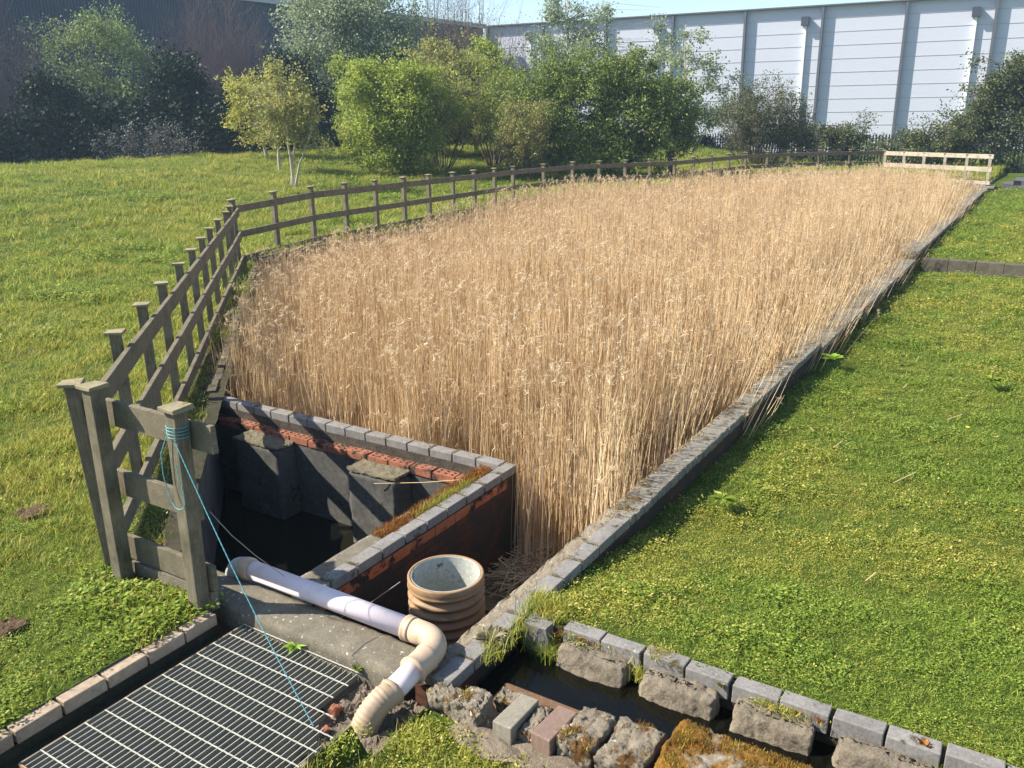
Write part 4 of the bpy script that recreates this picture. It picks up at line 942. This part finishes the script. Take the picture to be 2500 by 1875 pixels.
# young trees on the bank
plant('young_tree', 'slim multi stem young tree nearest the fence with thin yellow green crown', 'tree', -6.76, 27.46, .29, [(.1,0,2.3,.95,.9,1.1),(-.35,.2,3.0,.5,.5,.7),(.55,-.2,1.5,.7,.6,.7)], 360, 22, .055, m_lf_copper, m_barkp, 3, .4, .05, .12, 1, 60)
plant('young_tree', 'yellow leafed young tree with straight pale trunk left of the slim tree', 'tree', -9.49, 34.94, .81, [(-.1,0,2.1,1.15,1.0,1.3),(-.7,.1,2.9,.5,.5,.8),(.5,.2,3.4,.3,.3,.9),(-.9,.0,1.5,.6,.6,.6)], 520, 24, .06, m_lf_ygreen, m_barkp, 1, .4, .08, .13, 2, 60)
plant('young_tree', 'small coppery young tree between the two yellow green trees', 'tree', -8.03, 31.0, .55, [(.1,0,2.1,.7,.7,1.2)], 230, 22, .055, m_lf_copper, m_barkp, 1, .4, .06, .12, 3, 40)
plant('young_tree', 'leaning thin tree with a few low leaves behind the bank crest', 'tree', -6.81, 38.1, .77, [(-.1,0,2.6,.7,.7,1.5),(.6,0,3.4,.7,.7,.8)], 260, 20, .07, m_lf_green, m_barkp, 1, .3, .09, .14, 4, 40)
plant('young_tree', 'broad fresh green tree standing close behind the middle of the back fence', 'tree', -4.0, 31.7, .3, [(-.2,0,2.5,1.7,1.3,1.5),(-.9,.3,3.2,.9,.8,.9),(1.1,.2,2.2,1.3,.9,1.3),(.2,-.4,1.0,1.7,.9,.8),(.6,0,3.4,.9,.8,.7)], 1900, 24, .062, m_lf_green, m_bark, 3, .35, .05, .17, 5, 110)
plant('young_tree', 'golden green tree behind the broad fresh green tree', 'tree', -3.0, 36.5, .5, [(.0,0,3.0,1.8,1.3,1.7),(1.5,.3,2.8,1.4,1.0,1.5),(.6,0,1.4,1.6,1,.8)], 1400, 20, .07, m_lf_copper, m_bark, 2, .4, .06, .15, 6, 70)
plant('tree', 'green tree with twisted dark trunk right of the golden green tree', 'tree', -1.35, 38.4, .42, [(.0,0,3.2,1.8,1.4,1.7),(.5,.3,4.3,1.0,.9,.8),(1.4,-.3,2.6,1.2,1.1,1.5)], 1400, 24, .07, m_lf_green, m_bark, 3, .4, .08, .15, 7, 70)
bare('budding_shrub', 'grey brown budding shrub against the left side of the big green trees', .8, 34.6, .0, 1.1, 1.0, 3.1, 34, m_twig, 8, buds=m_lf_copper, nb=5, bsize=.04)
for i, (x, y, rx, h, lf, lab) in enumerate(((-2.5,33.2,1.2,3.3,0,'olive budding shrub between the broad fresh green tree and the twisted trunk tree'),(-.55,34.0,1.1,3.5,1,'light green thin shrub in front of the twisted trunk tree'),(.55,31.2,1.0,2.5,0,'low twiggy shrub over the back fence at the left foot of the big green trees'),(-5.6,33.5,.8,2.0,1,'small green shrub left of the broad fresh green tree'))):
    bare('budding_shrub', lab, x, y, gzw(x, y)-.05, rx, .9, h, 30, m_twig, 120+i, buds=(m_lf_copper, m_lf_green)[lf], nb=8, bsize=.045)
big = 'big green trees behind the back fence'
plant('tree', 'large leafy green tree, tallest of the trees over the back fence', 'tree', 1.7, 32.6, .2, [(0,0,3.0,2.3,1.8,2.2),(.3,0,4.4,1.3,1.2,1.0),(-1.2,.2,2.2,1.4,1.4,1.6),(1.0,-.4,1.4,1.6,1.2,1.2)], 1500, 24, .062, m_lf_mid, m_bark, 4, .3, .08, .13, 9, 110, group=big, k_env=.86)
plant('tree', 'dense rounded green tree right of the tallest tree over the back fence', 'tree', 4.25, 32.4, .2, [(0,0,2.9,2.1,1.8,2.2),(-.6,0,4.2,1.1,1.1,.9),(1.3,0,3.4,1.0,1.1,1.6),(.3,-.3,1.3,1.9,1.4,1.2)], 1500, 24, .062, m_lf_mid, m_bark, 4, .3, .08, .13, 10, 110, group=big, k_env=.84)
plant('tree', 'smaller dark green tree at the right end of the group over the back fence', 'tree', 6.1, 33.2, .1, [(0,0,2.1,1.1,1.1,1.9),(-.5,.2,3.2,.8,.8,.8)], 600, 24, .062, m_lf_mid, m_bark, 3, .3, .06, .13, 11, 60, group=big, k_env=.9)
plant('willow', 'pale wispy willow top rising above the tallest green tree', 'tree', 3.4, 48, -.4, [(-.6,0,8.0,.8,.8,1.3),(.7,0,7.4,1.2,1.0,1.6),(0,0,5.5,2.2,1.6,2.2),(4.6,0,5.2,1.2,1.0,2.0)], 900, 14, .09, m_lf_grey, m_barkp, 5, .4, .07, .22, 12, 160, upward=.5)
plant('willow', 'sparse pale sapling with leaning stems in front of the white wall', 'tree', 8.6, 43, -.2, [(.7,0,4.3,1.5,.8,2.0),(-.5,0,5.4,.8,.6,1.3),(1.5,0,2.6,1.3,.9,1.0)], 460, 12, .085, m_lf_grey, m_barkp, 5, .3, .05, .20, 13, 120, upward=.3)
bare('budding_shrub', 'thin brown leafless tree behind the golden green tree, before the white wall', 1.0, 50, -.5, 2.3, 1.6, 7.0, 40, m_twig, 14, 'tree', buds=m_bud, nb=2, bsize=.045, r0=.03)
# shrubs along the palisade
bare('budding_shrub', 'grey green twiggy shrub right of the sparse sapling', 10.9, 38.6, -.1, 2.0, 1.3, 3.5, 80, m_twig, 15, buds=m_lf_olive, nb=7, bsize=.05)
plant('bramble', 'dark bramble mound on the palisade between the twiggy shrub and the large evergreen', 'shrub', 15.6, 43.5, -.3, [(0,0,1.1,2.4,1.2,1.3),(-1.3,0,1.7,1.1,.8,.7),(1.0,0,1.2,1.2,.8,.8)], 900, 20, .07, m_lf_olive, m_twig, 6, .1, .02, .16, 16, 120, upward=.5)
plant('evergreen_shrub', 'large dark olive evergreen at the right edge in front of the white wall', 'shrub', 20.6, 37.6, -.1, [(0,0,1.9,2.1,1.6,1.9),(-.4,0,3.7,1.1,1.0,1.2),(1.7,0,3.2,1.5,1.3,1.6),(-1.0,0,2.6,1.0,1.0,1.1)], 1900, 20, .07, m_lf_olive, m_bark, 5, .2, .07, .16, 17, 160, upward=.25)
plant('ivy_mound', 'low ivy mound spilling over the palisade left of the large evergreen', 'shrub', 17.3, 37.2, -.1, [(0,0,.9,2.2,1.0,.9),(1.2,0,1.4,1.2,.9,.9)], 1000, 20, .06, m_lf_olive, m_twig, 4, .1, .03, .14, 18, 90)
plant('bramble', 'low dark bramble at the left end of the palisade', 'shrub', 9.6, 47.5, -.4, [(0,0,.9,2.6,1.1,1.0)], 500, 18, .075, m_lf_dark, m_twig, 4, .1, .03, .18, 19, 100, upward=.4)
# dark belt beyond the bank on the left
def row(name, label, x, y, env, n_, nl, ls, m1, seed, **kw): return plant(name, label, kw.pop('cat', 'tree'), x, y, min(-.3, gzw(x, y)), env, n_, nl, ls, m1, seed=seed, **kw)
bare('bare_tree', 'purplish bare twiggy tree at the left edge of the photo', -22.0, 38, -.8, 3.4, 2.4, 7.6, 90, m_twigp, 20, 'tree', buds=m_bud, nb=1, r0=.04)
row('tree', 'light green budding tree between two bare purple trees', -17.6, 39.5, [(0,0,5.2,2.3,1.8,2.4),(-1.4,0,4.6,1.3,1.3,1.6),(1.7,0,4.0,1.4,1.3,1.5),(0,0,6.8,1.2,1.0,1.0)], 1050, 16, .065, m_lf_grey2, 21, trunks=4, trunk_r=.09, spread=.2, twigs=160, upward=.4)
bare('bare_tree', 'round purple brown dome of bare twigs in front of the navy building', -13.5, 42.5, -1.2, 3.3, 2.6, 8.9, 150, m_twigp, 22, 'tree', r0=.03, fork=5, dome=.62)
row('tree', 'large blue green tree whose top meets the frame, right of the bare dome', -8.2, 45.5, [(0,0,6.2,2.6,2.2,3.6),(1.8,0,7.4,2.0,1.8,2.6),(-1.2,0,9.0,1.4,1.4,1.8),(1.2,0,4.0,3.0,2.2,2.4)], 2900, 18, .09, m_lf_grey, 23, trunks=6, trunk_r=.12, spread=.28, twigs=240, mbark=m_barkp, upward=.5)
bare('bare_tree', 'grey brown leafless thicket between the blue green tree and the white wall', -3.4, 48, -1.2, 4.2, 2.2, 8.6, 150, m_twig, 24, 'tree', buds=m_bud, nb=2, bsize=.05, r0=.04, fork=4)
bare('bare_tree', 'tall bare tree whose fine branches cross the sky above the warehouse corner', -4.2, 52, -1.0, 4.8, 2.6, 11.6, 34, m_twig, 25, 'tree', r0=.07, fork=3, fan=1.3)
for i, (x, y, wd, h, lab) in enumerate(((-23.5,36.5,3.4,3.6,'dark evergreen understorey at the far left edge'),(-18.0,37.6,3.2,3.9,'dark undergrowth below the light green budding tree'),(-13.6,38.8,3.0,4.2,'dark undergrowth below the purple bare dome'),(-9.6,41.0,3.2,4.6,'dark undergrowth behind the yellow leafed young tree'),(-5.2,43.5,3.4,4.4,'dark undergrowth behind the broad fresh green tree'),(-.6,45.5,3.2,4.0,'dark undergrowth behind the twisted trunk tree'))):
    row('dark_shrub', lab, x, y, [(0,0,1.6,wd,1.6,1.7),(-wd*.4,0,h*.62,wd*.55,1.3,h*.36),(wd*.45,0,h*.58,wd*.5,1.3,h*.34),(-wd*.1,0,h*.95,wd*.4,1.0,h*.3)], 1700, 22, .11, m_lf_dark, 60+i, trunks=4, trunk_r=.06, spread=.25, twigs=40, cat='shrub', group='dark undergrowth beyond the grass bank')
bare('flowering_shrub', 'grey shrub with white specks low in the dark undergrowth', -14.6, 35.8, -.1, 2.4, 1.0, 2.4, 46, m_twig, 28, buds=leafmat('pale_catkins', (.10,.13,.12), (.2,.24,.22), (.5,.52,.5), .3), nb=2, bsize=.04)

# ---------------------------------------------------------------- buildings
def frame_thing(name, label, cat, p0, ang):
    o = bpy.data.objects.new(name, None); COL.objects.link(o); o.location = p0; o.rotation_euler = (0,0,ang); ORG[o.name] = Vector((0,0,0)); return tag(o, label, cat)
# white warehouse: local x runs along the wall from the far corner to the right, -y faces the camera
ang = radians(153.8)-pi
wb = frame_thing('warehouse', 'long white panelled warehouse wall across the background', 'building', (-1.75, 86, 0), ang)
Hh = 10.25; Ln = 66
b = B(); b.box((0, .02, -3), (Ln, 22, Hh)); obj('wall', b, m_white, wb)
b = B(); x = .0; xs = []
bays = [0, 5.6, 11.6, 17.6, 23.6, 29.6, 35.6, 41.6, 47.6, 53.6, 59.6, 65.6]
for i in range(len(bays)-1):
    for j in range(13):
        z = Hh-.9-1.0*j
        b.box((bays[i]+.12, -.002, z), (bays[i+1]-.12, .019, z+.028), jit=.0)
obj('panel_joints', b, m_joint, wb)
for i, x in enumerate(bays):
    b = B(); b.box((x-.09, -.38, -3), (x+.09, .018, Hh-.02)); obj('column', b, m_steelw, wb)
    if i % 2 == 1 or i == 2:
        if i == 2: continue
        b = B(); b.box((x-1.35, -.22, -3), (x-1.18, -.02, Hh-1.2)); dpp = obj('downpipe', b, m_downp, wb)
        b = B(); b.box((x-1.58, -.5, Hh-1.35), (x-1.02, -.02, Hh-.70)); obj('hopper', b, m_hop, dpp)
b = B(); b.box((-.1, -.42, Hh), (Ln, .1, Hh+.10)); obj('roof_edge', b, m_steelw, wb)
# navy building
p = Vector((-2.2, 84.6, 0)); ang2 = radians(54.7)
nb_ = frame_thing('clad_building', 'tall navy ribbed metal building behind the trees on the left', 'building', p, ang2)
b = B(); b.box((-75, .0, -3), (0, 14, 10.0)); obj('wall', b, m_navy, nb_)
b = B(); b.box((-75, -.25, 10.0), (.15, .3, 10.35)); obj('roof_edge', b, NT('pale_roof_edge').fin((.42,.43,.42), .6), nb_)
b = B(); b.box((-43.5, -.14, -3), (-43.2, 0.0-.002, 10.0)); obj('downpipe', b, m_hop, nb_)
# conifers behind the warehouse
for i, (u, h_, lab) in enumerate(((34.5,13.2,'dark conifer top showing over the white warehouse roof, left one'),(38.0,13.8,'broad dark conifer top over the white warehouse roof, right of the first'),(42.0,14.4,'dark conifer top over the white warehouse roof, furthest right'))):
    q = Vector((-1.75,86,0)) + Vector((cos(ang), sin(ang), 0))*u + Vector((-sin(ang), cos(ang), 0))*26
    plant('conifer', lab, 'tree', q.x, q.y, -1, [(0,0,h_*.55,3.2,3,h_*.42),(-1.5,0,h_*.8,2.0,2,h_*.2),(1.5,0,h_*.85,1.6,2,h_*.17)], 420, 30, .3, m_con, trunks=1, trunk_r=.2, spread=.5, seed=80+i, twigs=20, group='conifers behind the warehouse')
# palisade fence
pf = thing('palisade_fence', 'dark steel palisade fence in front of the white warehouse', 'fence', (*L(14, 46), 0))
A_, B_ = Vector((6.0, 55.0)), Vector((27.5, 36.0)); dd = (B_-A_); n_ = int(dd.length/.155); b = B()
for i in range(n_):
    p_ = A_ + dd*i/n_; s0, w0 = L(p_.x, p_.y); z0 = -.35; h = 1.72+rnd.uniform(-.015,.015)
    a0 = math.atan2(dd.y, dd.x)-AZ; c, s_ = cos(a0), sin(a0); hw = .035
    P_ = [(-hw,0,z0),(hw,0,z0),(hw,0,z0+h-.06),(0,0,z0+h),(-hw,0,z0+h-.06)]
    vs = [(s0+x*c-yy*s_, w0+x*s_+yy*c, z) for yy in (-.008,.008) for x,_,z in P_]
    b.add(vs, [(0,1,2,3,4),(9,8,7,6,5),(0,5,6,1),(1,6,7,2),(2,7,8,3),(3,8,9,4),(4,9,5,0)])
o = obj('pales', b, m_palis, pf); o['kind'] = 'stuff'
for z in (.0, 1.05):
    b = B(); q0 = L(A_.x, A_.y); q1 = L(B_.x, B_.y); b.beam((q0[0],q0[1]-.03,z),(q1[0],q1[1]-.03,z), .04, .05); obj('rail', b, m_palis, pf)

# ---------------------------------------------------------------- thin haze in the air
hm = bpy.data.materials.new('air'); hm.use_nodes = True; hn = hm.node_tree; hn.nodes.remove(hn.nodes['Principled BSDF'])
pv = hn.nodes.new('ShaderNodeVolumePrincipled'); pv.inputs['Color'].default_value = (.55,.76,1,1); pv.inputs['Density'].default_value = .0010; pv.inputs['Anisotropy'].default_value = .2
hn.links.new(pv.outputs[0], hn.nodes['Material Output'].inputs['Volume'])
hb = B(); hb.box((-170,-200,-9),(330,280,24)); tag(obj('haze', hb, hm), 'thin pale daylight haze in the air over the whole site', 'haze', kind='stuff')
scene.cycles.volume_bounces = 0
